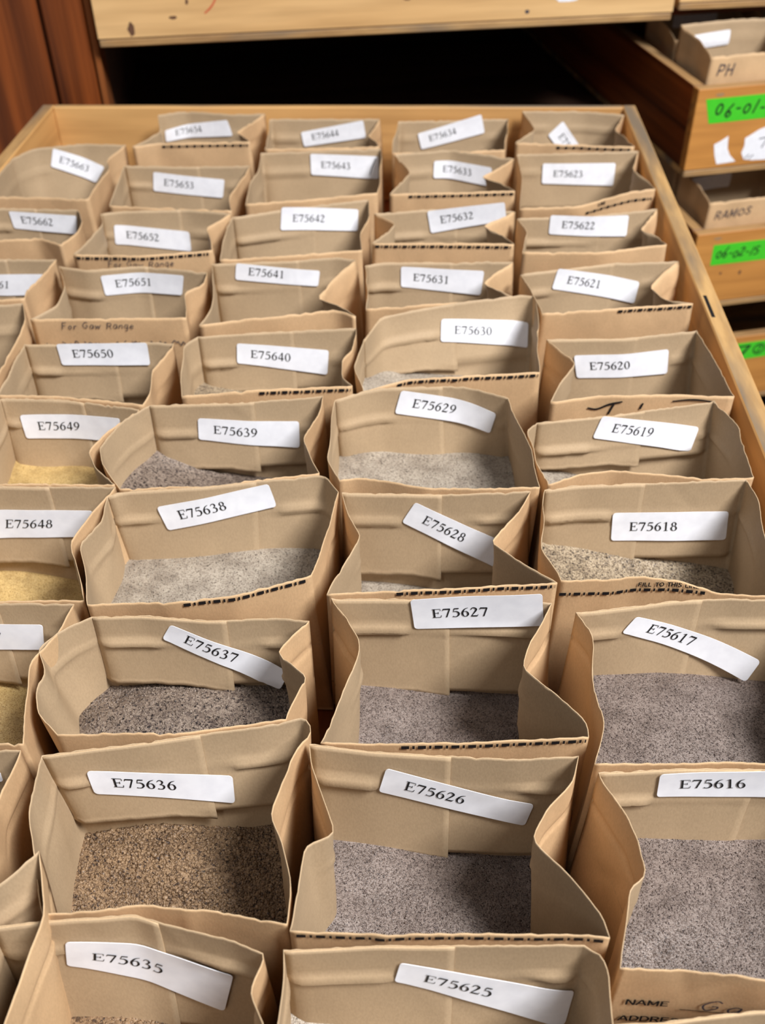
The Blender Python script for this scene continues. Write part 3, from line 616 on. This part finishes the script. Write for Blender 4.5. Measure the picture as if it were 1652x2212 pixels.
# ------------------------------------------------------------------ drawers
def drawer(loc, yaw, label, front='pale', side='pale', width=47.5, depth=60., H=7.5, name='wooden_drawer', th=1.0):
    """origin: outer left end of the front board, at the rim; local y runs into the cabinet"""
    r = tag(empty(name, W(*loc), math.radians(yaw)), label, 'drawer', 'shallow wooden drawers of the cabinet')
    board('front_panel', r, 0, width, 0, th, -H + .65, -.0, M[front + '_x'], .06, M['edge_x'])
    for a, b in ((0, 1.0), (width - 1.0, width)):
        board('side_panel', r, a, b, th, depth, -H + .65, 0, M[side + '_y'], .06, M['edge_y'])
    board('back_panel', r, 1.0, width - 1.0, depth - th, depth, -H + .65, 0, M[front + '_x'], .06, M['edge_x'])
    board('bottom_board', r, .05, width - .05, .05, depth - .05, -H, -H + .62, M['edge_x'], .1)
    return r
# the drawer pulled right out, full of bags
main = tag(empty('wooden_drawer', W(-31.2, 5.0, 0)), 'pulled-out pine drawer packed with open brown paper bags', 'drawer', 'shallow wooden drawers of the cabinet')
DW, DD = 47.5, 76.2
board('side_panel', main, 0, 1.0, 0, DD, -7.7, 0, M['pine_y'], .07, M['edge_y'])
sd = board('side_panel', main, DW - 1.0, DW, 0, DD, -7.7, 0, M['pine_y'], .07, M['edge_y'])
board('front_panel', main, 1.0, DW - 1.0, 0, 1.0, -7.7, 0, M['pine_x'], .07, M['edge_x'])
bp = board('back_panel', main, 1.0, DW - 1.0, DD - .6, DD, -7.7, 0, M['pine_x'], .07, M['edge_x'])
board('bottom_board', main, .05, DW - .05, .05, DD - .05, -8.4, -7.7, M['brown_y'], .1)  # brown instead of pine: shade of the gaps between bags put into the colour
def slot(name, parent, x0, x1, y0, y1, z, mat): board(name, parent, x0, x1, y0, y1, z - .05, z + .012, mat, .01)
slot('nail_slot', main, DW - .82, DW - .62, 43.2, 45.6, 0, M['ink'])
V, F = box_vf(45.4, 45.9, DD - .64, DD - .55, -.95, -.55, .1); mesh_obj('nail_hole', V, F, M['ink'], main)

up = drawer((-26.58, 84.04, 10.95), 9.03, 'closed pale pine drawer above the dark empty opening')
def blob(name, parent, x, z, rx, rz, mat, y=-.012, th=.03, n=14, seed=1, jag=.2):
    rng = random.Random(seed); V = []
    for yy in (y, y + th):
        rng.seed(seed)
        for i in range(n):
            t = 2 * math.pi * i / n; k = 1 + rng.uniform(-jag, jag); V.append((x + rx * k * math.cos(t), yy, z + rz * k * math.sin(t)))
    F = [tuple(range(n))] + [tuple(range(2 * n - 1, n - 1, -1))] + [((i + 1) % n, i, n + i, n + (i + 1) % n) for i in range(n)]
    return mesh_obj(name, V, F, mat, parent)
blob('wood_knot', up, 2.75, 4.8 - 10.95, .28, .5, M['knot'], seed=3)
blob('wood_knot', up, 6.2, 5.5 - 10.95, .32, .14, M['knot'], seed=4)
blob('wood_knot', up, 7.4, 6.6 - 10.95, .12, .2, M['knot'], seed=5)
blob('wood_knot', up, 25.0, 6.1 - 10.95, .3, .12, M['knot'], seed=6)
blob('paper_scrap', up, 38.2, 5.6 - 10.95, 1.0, .35, M['white'], seed=7)
blob('blue_speck', up, 35.0, 4.7 - 10.95, .18, .16, M['pen'], seed=8)
flatmap = lambda y: (lambda a, b: np.stack([a, 0 * a + y, b], -1))
ribbon([cr([(8.7, 5.7 - 10.95, .1), (9.2, 6.1 - 10.95, .14), (9.6, 6.6 - 10.95, .12), (10.1, 7.6 - 10.95, .1)])], flatmap(-.02), 'red_pencil_mark', M['red_pencil'], up)
e1 = Vector((math.cos(math.radians(9)), math.sin(math.radians(9)))); e2 = Vector((-e1.y, e1.x))
q = Vector((-26.58, 84.04)) + e1 * 49.0 + e2 * 2.7
drawer((q.x, q.y, 10.95), 9.03, 'closed pale drawer next to the divider post, above the drawer with torn stickers', width=46)

def tape(parent, quad, mat, name):
    """thin sticker on a front board: quad of (x, z) TL, TR, BR, BL"""
    V = [(x, -.02, z) for x, z in quad] + [(x, .0, z) for x, z in quad]
    return mesh_obj(name, V, [(3, 2, 1, 0), (4, 5, 6, 7), (0, 1, 5, 4), (1, 2, 6, 5), (2, 3, 7, 6), (3, 0, 4, 7)], mat, parent)
d1 = drawer((22.24, 85.71, -.3), 14, 'orange pine drawer with green tape reading 06-01 and torn white stickers', 'orange', 'brown')  # brown sides of these drawers: wood stain plus shade, both in the colour
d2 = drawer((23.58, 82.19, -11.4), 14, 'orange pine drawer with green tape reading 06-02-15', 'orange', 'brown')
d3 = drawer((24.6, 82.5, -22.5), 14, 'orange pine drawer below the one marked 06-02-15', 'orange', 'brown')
g = tape(d1, [(.8, -.85), (11, -.75), (11, -2.75), (1.45, -2.9)], M['green'], 'green_tape')
ribbon(strokes('06-01-', SANS, 1.05, 1.75, -2.35, .22, wf=.85, track=.12, jit=.12, seed=2), flatmap(-.035), 'handwritten_number', M['ink'], g)
def poly(parent, pts, mat, name, y=-.02):
    n = len(pts); V = [(x, y, z) for x, z in pts] + [(x, 0, z) for x, z in pts]
    return mesh_obj(name, V, [tuple(range(n))[::-1], tuple(range(n, 2 * n))] + [(i, (i + 1) % n, n + (i + 1) % n, n + i) for i in range(n)], mat, parent)
poly(d1, [(2.35, -4.75), (2.9, -4.5), (3.55, -4.1), (3.6, -4.6), (3.7, -5.2), (4.05, -5.8), (4.7, -6.4), (4.1, -6.45), (2.95, -6.5), (2.6, -5.7)], M['white'], 'torn_sticker')
ts = poly(d1, [(5.15, -4.45), (5.6, -4.2), (6.3, -3.8), (7.2, -3.5), (9.5, -3.3), (9.7, -6.2), (7.5, -6.5), (6.3, -6.45), (5.45, -6.3), (5.1, -5.7), (5.25, -5.1)], M['white'], 'torn_sticker')
ribbon([L_((6.5, -4.6, .09), (7.3, -4.5, .09), (6.9, -5.4, .09)), L_((5.5, -6.2, .08), (5.9, -5.9, .08)), L_((5.9, -6.3, .08), (6.3, -5.95, .08))], flatmap(-.035), 'pen_marks', M['pen'], ts)
g = tape(d2, [(1.75, -1.15), (8.6, -1.1), (8.7, -3.05), (1.8, -3.1)], M['green'], 'green_tape')
ribbon(strokes('06-02-15', SANS, .82, 2.1, -2.5, .2, wf=.85, track=-.02, jit=.1, seed=5), flatmap(-.035), 'handwritten_number', M['ink'], g)
g = tape(d3, [(5.3, -.75), (12, -.7), (12, -2.5), (5.4, -2.6)], M['green'], 'green_tape')
ribbon([L_((5.6, -1.15, .16), (6.9, -1.1, .2), (6.3, -1.9, .3), (6.0, -2.2, .1))] + [ell(7.9, -1.6, .55, .55, .14, .12), cr([(7.65, -1.4, .1), (7.95, -1.25, .12), (8.1, -1.5, .12), (7.7, -1.9, .1), (8.15, -1.9, .1)])], flatmap(-.035), 'handwritten_number', M['ink'], g)
blob('dark_mark', d2, 3.0, -4.0, .1, .14, M['knot'], seed=11); blob('dark_mark', d2, 4.9, -4.1, .12, .22, M['knot'], seed=12)
for dd in (d1, d2, d3): blob('dent', dd, 2.0, -.55, .35, .12, M['edge_x'], seed=20)

# ------------------------------------------------------------------ paper bags
def grid_faces(nr, nc, wrap=False):
    F = []
    for j in range(nr - 1):
        for i in range(nc if wrap else nc - 1):
            a, b = j * nc + i, j * nc + (i + 1) % nc; F.append((a, b, b + nc, a + nc))
    return F
def fast_body(S, n, rows):
    """vectorised version of the wall loft"""
    m = max(8, n * 2 // 3); parts = []
    rng = np.random.RandomState(int(abs(S.cen[0] * 100 + S.cen[1] * 1000)) % 99991)
    g = np.linspace(0, 1, rows) ** 1.1
    for side, k, rev in (('b', n, False), ('r', m, False), ('f', n, True), ('l', m, True)):
        u = np.linspace(0, 1, k); u = (u[::-1] if rev else u)[:-1]
        R = S.rim[side]; L = np.interp(u, np.linspace(0, 1, len(R)), R[:, 2]) - S.zb
        P = S.P(side, u[None, :], g[:, None] * L[None, :])
        jag = rng.uniform(-.03, .03, len(u)) + np.where(rng.rand(len(u)) < .1, rng.uniform(-.1, .05, len(u)), 0)
        P[..., 2] += jag[None, :] * np.clip(1 - g[:, None] * 14, 0, 1); parts.append(P)
    P = np.concatenate(parts, 1) - S.cen; nc = P.shape[1]
    F = [f[::-1] for f in grid_faces(rows, nc, True)]; F.append(tuple(range((rows - 1) * nc, rows * nc)))
    return P.reshape(-1, 3), F
def solid(o, th, off=-1, mo=0, mr=0):
    s = o.modifiers.new('thickness', 'SOLIDIFY'); s.thickness = th * CM; s.offset = off; s.material_offset = mo; s.material_offset_rim = mr; s.use_even_offset = False
def label_map(S, q, off, curl=0.0):
    (u0, v0), (u1, v1), (u2, v2), (u3, v3) = q
    def mp(a, b):
        """a: 0..1 along the sticker, b: 0..1 downwards"""
        a = np.asarray(a, float); b = np.asarray(b, float)
        u = (1 - b) * ((1 - a) * u0 + a * u1) + b * ((1 - a) * u3 + a * u2); v = (1 - b) * ((1 - a) * v0 + a * v1) + b * ((1 - a) * v3 + a * v2)
        P = S.smoothP('b', u, v); nn = np.array([0., -.96, .28])
        lift = off + curl * np.clip((a - .55) / .45, 0, 1) ** 2
        return P + nn[None] * lift[..., None] - S.cen
    return mp
def sticker(S, root, q, text, curl=0.0, blur_end=None):
    mp0 = label_map(S, q, .13, curl)
    Wd = np.linalg.norm(mp0([1.], [.5])[0] - mp0([0.], [.5])[0]); Hd = np.linalg.norm(mp0([.5], [0.])[0] - mp0([.5], [1.])[0])
    r = .14; aa = np.unique(np.concatenate([[0, .02, .05, .09, r], np.linspace(r, Wd - r, 26), [Wd - .09, Wd - .05, Wd - .02, Wd]])); bb = np.linspace(0, 1, 9)
    A, Bm = [], []
    for b in bb:
        for a in aa:
            e = min(a, Wd - a); inset = (r - math.sqrt(max(0, r * r - (r - e) ** 2))) / Hd if e < r else 0
            A.append(a / Wd); Bm.append(inset + b * (1 - 2 * inset))
    V = mp0(A, Bm); na, nb = len(aa), len(bb); F = grid_faces(nb, na)
    ring = list(range(na)) + [j * na + na - 1 for j in range(1, nb)] + [(nb - 1) * na + i for i in range(na - 2, -1, -1)] + [j * na for j in range(nb - 2, 0, -1)]
    k0 = len(V); lo = V[ring] + np.array([0, .02, -.004]); V = np.concatenate([V, V[ring], lo]); nr = len(ring)     # thin cut edge, with vertices of its own
    F = F + [(k0 + i, k0 + nr + i, k0 + nr + (i + 1) % nr, k0 + (i + 1) % nr) for i in range(nr)]
    o = mesh_obj('sticker', V, F, M['white'], root, True)
    if text:
        mp1 = label_map(S, q, .152, curl)
        h = .47; x0 = .15 * Wd
        ss = strokes(text, SERIF, h, x0, 0, track=.02, wf=1.05)
        ribbon(ss, lambda x, y: mp1(x / Wd, (.64 * Hd - y) / Hd), 'printed_number', M['ink'], o, .08)
    return o
def sand_patch(S, zc, n, seed, mound=.5):
    """Coons patch between the four walls at the sand level; zc = heights at back-left, back-right, front-left, front-right"""
    rng = np.random.RandomState(seed)
    t = np.linspace(0, 1, n)
    zl = lambda a, b: (1 - b) * ((1 - a) * zc[0] + a * zc[1]) + b * ((1 - a) * zc[2] + a * zc[3])
    def edge(side, a, b):
        R = S.rim[side]; u = a if side in 'bf' else b
        rz = np.interp(u, np.linspace(0, 1, len(R)), R[:, 2]); return S.P(side, u, rz - zl(a, b))
    bk, fr, lf, rt = edge('b', t, 0 * t), edge('f', t, 0 * t + 1), edge('l', 0 * t, t), edge('r', 0 * t + 1, t)
    A, Bm = np.meshgrid(t, t); a3, b3 = A[..., None], Bm[..., None]
    P = (1 - b3) * bk[None] + b3 * fr[None] + (1 - a3) * lf[:, None] + a3 * rt[:, None] - ((1 - a3) * (1 - b3) * bk[0] + a3 * (1 - b3) * bk[-1] + (1 - a3) * b3 * fr[0] + a3 * b3 * fr[-1])
    z = zl(A, Bm)
    for _ in range(7):
        kx, ky = rng.uniform(-9, 9, 2); z = z + rng.uniform(.03, .11) * np.sin(kx * A + ky * Bm + rng.uniform(0, 6.3))
    z = z + mound * np.sin(np.pi * A) * np.sin(np.pi * Bm) * rng.uniform(-.6, 1)
    P[..., 2] = z; return P
OCT_V = np.array([(1, 0, 0), (-1, 0, 0), (0, 1, 0), (0, -1, 0), (0, 0, 1), (0, 0, -1)], float)
OCT_F = np.array([(0, 2, 4), (2, 1, 4), (1, 3, 4), (3, 0, 4), (2, 0, 5), (1, 2, 5), (3, 1, 5), (0, 3, 5)])
def make_sand(S, zc, kind, label, grains, gs, seed, n=26):
    P = sand_patch(S, zc, n, seed) - S.cen
    V = [P.reshape(-1, 3)]; F = [f for f in grid_faces(n, n)]; F = [f[::-1] for f in F]
    # skirt down to the bag floor, so that the heap is a body
    if grains:
        rng = np.random.RandomState(seed + 5)
        a = rng.uniform(.01, .99, grains) * (n - 1); b = rng.uniform(.01, .99, grains) * (n - 1); i, j = a.astype(int), b.astype(int); fa, fb = (a - i)[:, None], (b - j)[:, None]
        p = (1 - fb) * ((1 - fa) * P[j, i] + fa * P[j, i + 1]) + fb * ((1 - fa) * P[j + 1, i] + fa * P[j + 1, i + 1])
        R = rng.normal(size=(grains, 3, 3)); Q = np.linalg.qr(R)[0]
        sc = gs * rng.lognormal(0, .32, (grains, 1)) * rng.uniform(.7, 1.2, (grains, 3))
        ov = np.einsum('kij,vj->kvi', Q, OCT_V) * sc[:, None, :] + p[:, None, :]
        k0 = n * n; V.append(ov.reshape(-1, 3))
        F += [tuple(f) for f in (k0 + np.arange(grains)[:, None, None] * 6 + OCT_F[None]).reshape(-1, 3)]
    o = mesh_obj('sand', np.concatenate(V), F, SANDS[kind], None, True, W(*S.cen))
    return tag(o, label, 'sand', kind='stuff')
def front_map(S, level=False, off=.05, side='f'):
    """(cm along the front wall from its left end, cm below the rim) -> outside of the front wall"""
    Wd = np.linalg.norm(S.rim[side][-1] - S.rim[side][0])
    def mp(x, y):
        u = np.clip(np.asarray(x) / Wd, 0, 1); v = -np.asarray(y)
        if level: R = S.rim[side]; v = np.maximum(.03, np.interp(u, np.linspace(0, 1, len(R)), R[:, 2]) - R[0, 2] + v)
        return S.P(side, u, v) - S.N(side, np.clip(u, .02, .98), np.maximum(v, .1)) * off - S.cen
    return mp, Wd
def dashes(S, root, u0, u1, v, hgt=.17, level=False):
    mp, Wd = front_map(S, level); x = u0 * Wd; ss = []; k = 0
    while x < u1 * Wd:
        ln = .27 if k % 2 == 0 else .08
        ss.append(L_((x, -v, hgt), (min(x + ln, u1 * Wd), -v, hgt))); x += ln + .105; k += 1
    ribbon(ss, mp, 'dashed_line_print', M['ink'], root)
def front_text(S, root, ss, mat, name, level=False): ribbon(ss, front_map(S, level)[0], name, M[mat], root)
def scribble(x0, x1, y, h, seed, w=.06):
    """illegible joined-up pen writing"""
    rng = random.Random(seed); out = []; x = x0
    while x < x1:
        wl = rng.uniform(.5, 1.1); pts = []; t = 0
        while t < wl: pts.append((x + t, y + rng.uniform(0, h) * (1.4 if rng.random() < .15 else 1), w)); t += rng.uniform(.07, .13)
        if len(pts) > 2: out.append(cr(pts, 3))
        x += wl + rng.uniform(.18, .3)
    return out
def seam(S, root, us, seed, n=22):
    rng = np.random.RandomState(seed)
    u = np.linspace(.004, us, n); vend = S.vf + .04 + rng.uniform(-.03, .03, n) + .32 * np.clip((u / us - .68) / .3, 0, 1) ** 1.2
    g = np.linspace(0, 1, 26); Vv = .03 + g[:, None] * (vend[None] - .03)
    Pp = S.P('b', np.broadcast_to(u, Vv.shape), np.minimum(Vv, S.vf)); Pp[..., 2] -= np.maximum(0, Vv - S.vf)
    Pp = Pp + S.N('b', np.broadcast_to(u, Vv.shape), np.minimum(Vv, S.vf - .1)) * (.045 + .04 * (g[:, None, None] > .96)) - S.cen
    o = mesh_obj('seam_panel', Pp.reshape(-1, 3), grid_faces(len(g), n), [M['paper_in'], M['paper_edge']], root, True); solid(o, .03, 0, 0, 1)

KIND = {635: 'brown', 636: 'brown', 637: 'speckled', 638: 'pale', 639: 'speckled', 640: 'beige', 625: 'pale', 626: 'grey', 627: 'grey', 628: 'pale', 629: 'pale', 630: 'pale',
        616: 'grey', 617: 'grey', 618: 'beige', 619: 'pale', 647: 'yellow', 648: 'yellow', 649: 'yellow'}
WORD = {'brown': 'coarse brown', 'grey': 'fine grey', 'speckled': 'dark speckled', 'pale': 'pale grey', 'beige': 'beige speckled', 'yellow': 'yellow'}
GRAINS = {635: (2500, .06), 636: (8000, .06), 637: (7000, .04), 638: (7000, .03), 639: (3500, .026), 625: (2500, .03), 626: (9000, .03), 627: (7500, .03), 628: (2500, .03), 629: (5000, .032),
          616: (9000, .03), 617: (9000, .028), 618: (6000, .042), 647: (3000, .018), 648: (2500, .018), 649: (2000, .018), 630: (1500, .024), 640: (1500, .024)}
DASH = {654: (.25, .98, .25), 633: (.15, .99, .2), 632: (.02, .98, .2), 652: (.02, .97, .2), 621: (.5, .99, .18), 630: (.2, .99, .16), 640: (.45, .99, .2), 628: (.3, .99, .14),
        618: (.0, .66, .74), 627: (.3, .99, .16), 626: (.02, .99, .16), 638: (.42, .97, .16), 624: (.35, .97, .22), 623: (.45, .98, .62)}
EARS = (621, 622, 623, 624, 631, 632, 633, 641, 644, 654, 652)      # right gusset folded over into the bag
CURL = {617: .35, 637: .4}
NOTEXT = {
    645: 'open brown paper bag with one corner standing up beside the coarse brown sand bag E75636',
    646: 'open brown paper bag beside the bag labelled E75636, its sticker number out of sight',
    647: 'open brown paper bag with yellow sand and blank sticker end, beside bag E75637',
    660: 'crumpled brown paper bag in the row of E75661, next to bag E75650',
    615: 'brown paper bag in front of the bag printed NAME and labelled E75616',
    624: 'open brown paper bag with steeply slanting sticker, in the far corner by the drawer wall',
}
for num in sorted(BAGS):
    d = BAGS[num]; y0 = d['b'][0][1]; near = y0 < 42
    n = 46 if near else 30
    S = Shape([np.array(p) for p in d['b']], [np.array(p) for p in d['l']], [np.array(p) for p in d['f']], [np.array(p) for p in d['r']], n=n, vf=d['vf'], seed=num, ear=num in EARS, lab=d['lab'])
    root = empty('paper_bag', W(*S.cen))
    tag(root, NOTEXT.get(num, 'open brown paper sample bag with white sticker reading E%d' % (75000 + num)), 'paper bag', 'paper sample bags in the drawer')
    V, F = fast_body(S, n, 44 if near else 30)
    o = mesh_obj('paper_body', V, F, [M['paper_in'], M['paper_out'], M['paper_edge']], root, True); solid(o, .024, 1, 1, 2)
    if y0 < 70: seam(S, root, d['seam'], num)
    if d['lab']: sticker(S, root, d['lab'], 'E%d' % (75000 + num), CURL.get(num, 0))
    s = d['sand'] or (-5.6, -5.8); zm = S.zb + .25
    bl, br = max(zm, s[0]), max(zm, s[1])
    dz = {639: (-.2, .6), 629: (-.2, -.2), 636: (0, -.2)}.get(num, (-.15, -.15))
    kind = KIND.get(num, ('grey', 'beige', 'pale')[num % 3])
    name = 'E%d' % (75000 + num)
    if num in KIND and num not in NOTEXT: lab = '%s sand filling the paper bag labelled %s' % (WORD[kind], name)
    elif num == 647: lab = 'yellow sand in the paper bag beside bag E75637'
    elif num in NOTEXT: lab = 'sand at the bottom of the ' + {645: 'bag with one corner standing up', 646: 'bag beside E75636 with hidden number', 660: 'crumpled bag next to bag E75650', 615: 'bag in front of E75616', 624: 'corner bag with slanting sticker'}[num]
    else: lab = 'sand at the bottom of the paper bag labelled %s' % name
    gr = GRAINS.get(num, (0, 0))
    make_sand(S, (bl, br, max(zm, bl + dz[0]), max(zm, br + dz[1])), kind, lab, gr[0], gr[1], num)
    if num in DASH: dashes(S, root, *DASH[num], level=num == 618)
    if num == 618: front_text(S, root, strokes('FILL TO THIS LINE', SANS, .23, 3.1, -.55, wf=1.2), 'ink', 'printed_text', True)
    if num == 623: front_text(S, root, strokes('LINE', SANS, .24, 5.3, -.36, wf=1.1), 'ink', 'printed_text')
    if num == 616:
        front_text(S, root, strokes('NAME', SANS, .36, .45, -2.2, wf=1.0) + [L_((2.0, -2.3, .05), (8, -2.3, .05))] + strokes('ADDRESS', SANS, .36, .4, -3.3, wf=1.0), 'ink', 'printed_text')
        front_text(S, root, strokes('Gaw', SANS, .7, 2.4, -2.25, .35, wf=.5, track=.25, seed=4) + scribble(4.4, 7.5, -2.2, .3, 9), 'pen', 'handwriting')
    if num == 651:
        front_text(S, root, strokes('for Gaw Range'.replace('f', 'F'), SANS, .42, 1.6, -.6, .2, wf=.5, track=.1, jit=.1, seed=8) + scribble(.6, 7.6, -1.75, .38, 21, .045), 'pen', 'handwriting')
    if num == 652: front_text(S, root, strokes('For Gaw Range', SANS, .42, 2.0, -.75, .2, wf=.5, track=.1, jit=.1, seed=8), 'pen', 'handwriting')
    if num == 620: front_text(S, root, [cr([(1.9, -.62, .09), (2.4, -.75, .1), (3.0, -.5, .12), (3.6, -.35, .09)]), L_((3.2, -.5, .11), (3.0, -1.1, .1)), L_((4.6, -.45, .1), (4.5, -.8, .1)), cr([(6.0, -.35, .07), (7.0, -.22, .1), (8.0, -.3, .08)])], 'ink', 'handwriting')
    if num == 649: front_text(S, root, [cr([(6.0, -.7, .05), (6.3, -.55, .12), (6.6, -.4, .06)])], 'ink', 'pen_mark')
    if num == 643:
        mp2 = label_map(S, d['lab'], .155)
        ribbon([L_((.87, .85, .012), (.9, .5, .016), (.955, .1, .014))], lambda x, y: mp2(x, y), 'pen_mark', M['ink'], [c for c in root.children if c.name.startswith('sticker')][0])

# ------------------------------------------------------------------ bags standing in the cabinet's other drawers
def cabinet_bag(loc, yaw, w, d, zt, zb, label, text=None, lab=None, seed=1, tilt=.3, strip=False, scale_txt=.8):
    """loc: front-left corner of the bag on the plan; zt, zb heights of rim and base"""
    pt = lambda x, y, z: np.array([x, y, z], float)
    fr = [pt(0, 0, zt), pt(w * .4, .05, zt + .05), pt(w, 0, zt)]
    bk = [pt(-.1, d, zt + tilt), pt(w * .5, d + .1, zt + tilt + .1), pt(w, d, zt + tilt)]
    lf = [pt(.35, d * .5, zt + tilt / 2)]; rt = [pt(w - .5, d * .5, zt + tilt / 2)]
    S = Shape(bk, lf, fr, rt, zb=zb, n=26, vf=9, seed=seed)
    a = math.radians(yaw); cx, cy = S.cen[0], S.cen[1]
    root = tag(empty('paper_bag', W(loc[0] + cx * math.cos(a) - cy * math.sin(a), loc[1] + cx * math.sin(a) + cy * math.cos(a), zb), a), label, 'paper bag', 'paper bags in the cabinet drawers')
    V, F = fast_body(S, 26, 24)
    ob = mesh_obj('paper_body', V, F, [M['paper_in'], M['paper_out'], M['paper_edge']], root, True); solid(ob, .03, 1, 1, 2)
    if lab: sticker(S, root, lab, None)
    if text: front_text(S, root, strokes(text, SANS, scale_txt, .7, -1.55, .18, wf=.7, track=.08, jit=.1, seed=seed), 'pen', 'handwriting')
    return S
def loc_in(dr, x, y):
    a = dr.rotation_euler.z; return (dr.location.x / CM + x * math.cos(a) - y * math.sin(a), dr.location.y / CM + x * math.sin(a) + y * math.cos(a))
cabinet_bag(loc_in(d1, 1.4, 1.5), 14, 8.6, 6.2, 1.7, -7.0, 'paper bag marked PH standing in the drawer with torn stickers', 'PH', [(.1, 1.0), (.55, .8), (.55, 2.0), (.1, 2.2)], 501, .9, scale_txt=.9)
cabinet_bag(loc_in(d1, 10.8, 1.6), 13, 8.6, 6.2, 1.2, -7.0, 'unmarked paper bag beside the paper bag marked PH', None, None, 502, 1.0)
cabinet_bag(loc_in(d1, 1.8, 9.2), 13, 8.6, 6.4, .9, -7.0, 'paper bag behind the paper bag marked PH', None, [(.3, .6), (.8, .6), (.8, 1.9), (.3, 1.9)], 503, 1.0)
cabinet_bag(loc_in(d1, 11.2, 9.3), 13, 8.6, 6.4, 1.1, -7.0, 'unmarked paper bag diagonally behind the paper bag marked PH', None, None, 504, 1.2)
cabinet_bag(loc_in(d2, 1.4, 1.5), 14, 8.6, 6.2, -9.3, -18.1, 'paper bag marked RAMOS standing in the drawer 06-02-15', 'RAMOS', [(.15, 1.0), (.6, .9), (.6, 2.2), (.15, 2.3)], 505, .6, scale_txt=.75)
cabinet_bag(loc_in(d2, 10.8, 1.8), 13, 8.6, 6.2, -9.5, -18.1, 'unmarked paper bag beside the paper bag marked RAMOS', None, None, 506, .8)
cabinet_bag(loc_in(d2, 1.8, 9.3), 13, 8.6, 6.2, -9.6, -18.1, 'paper bag behind the paper bag marked RAMOS', None, None, 507, .8)
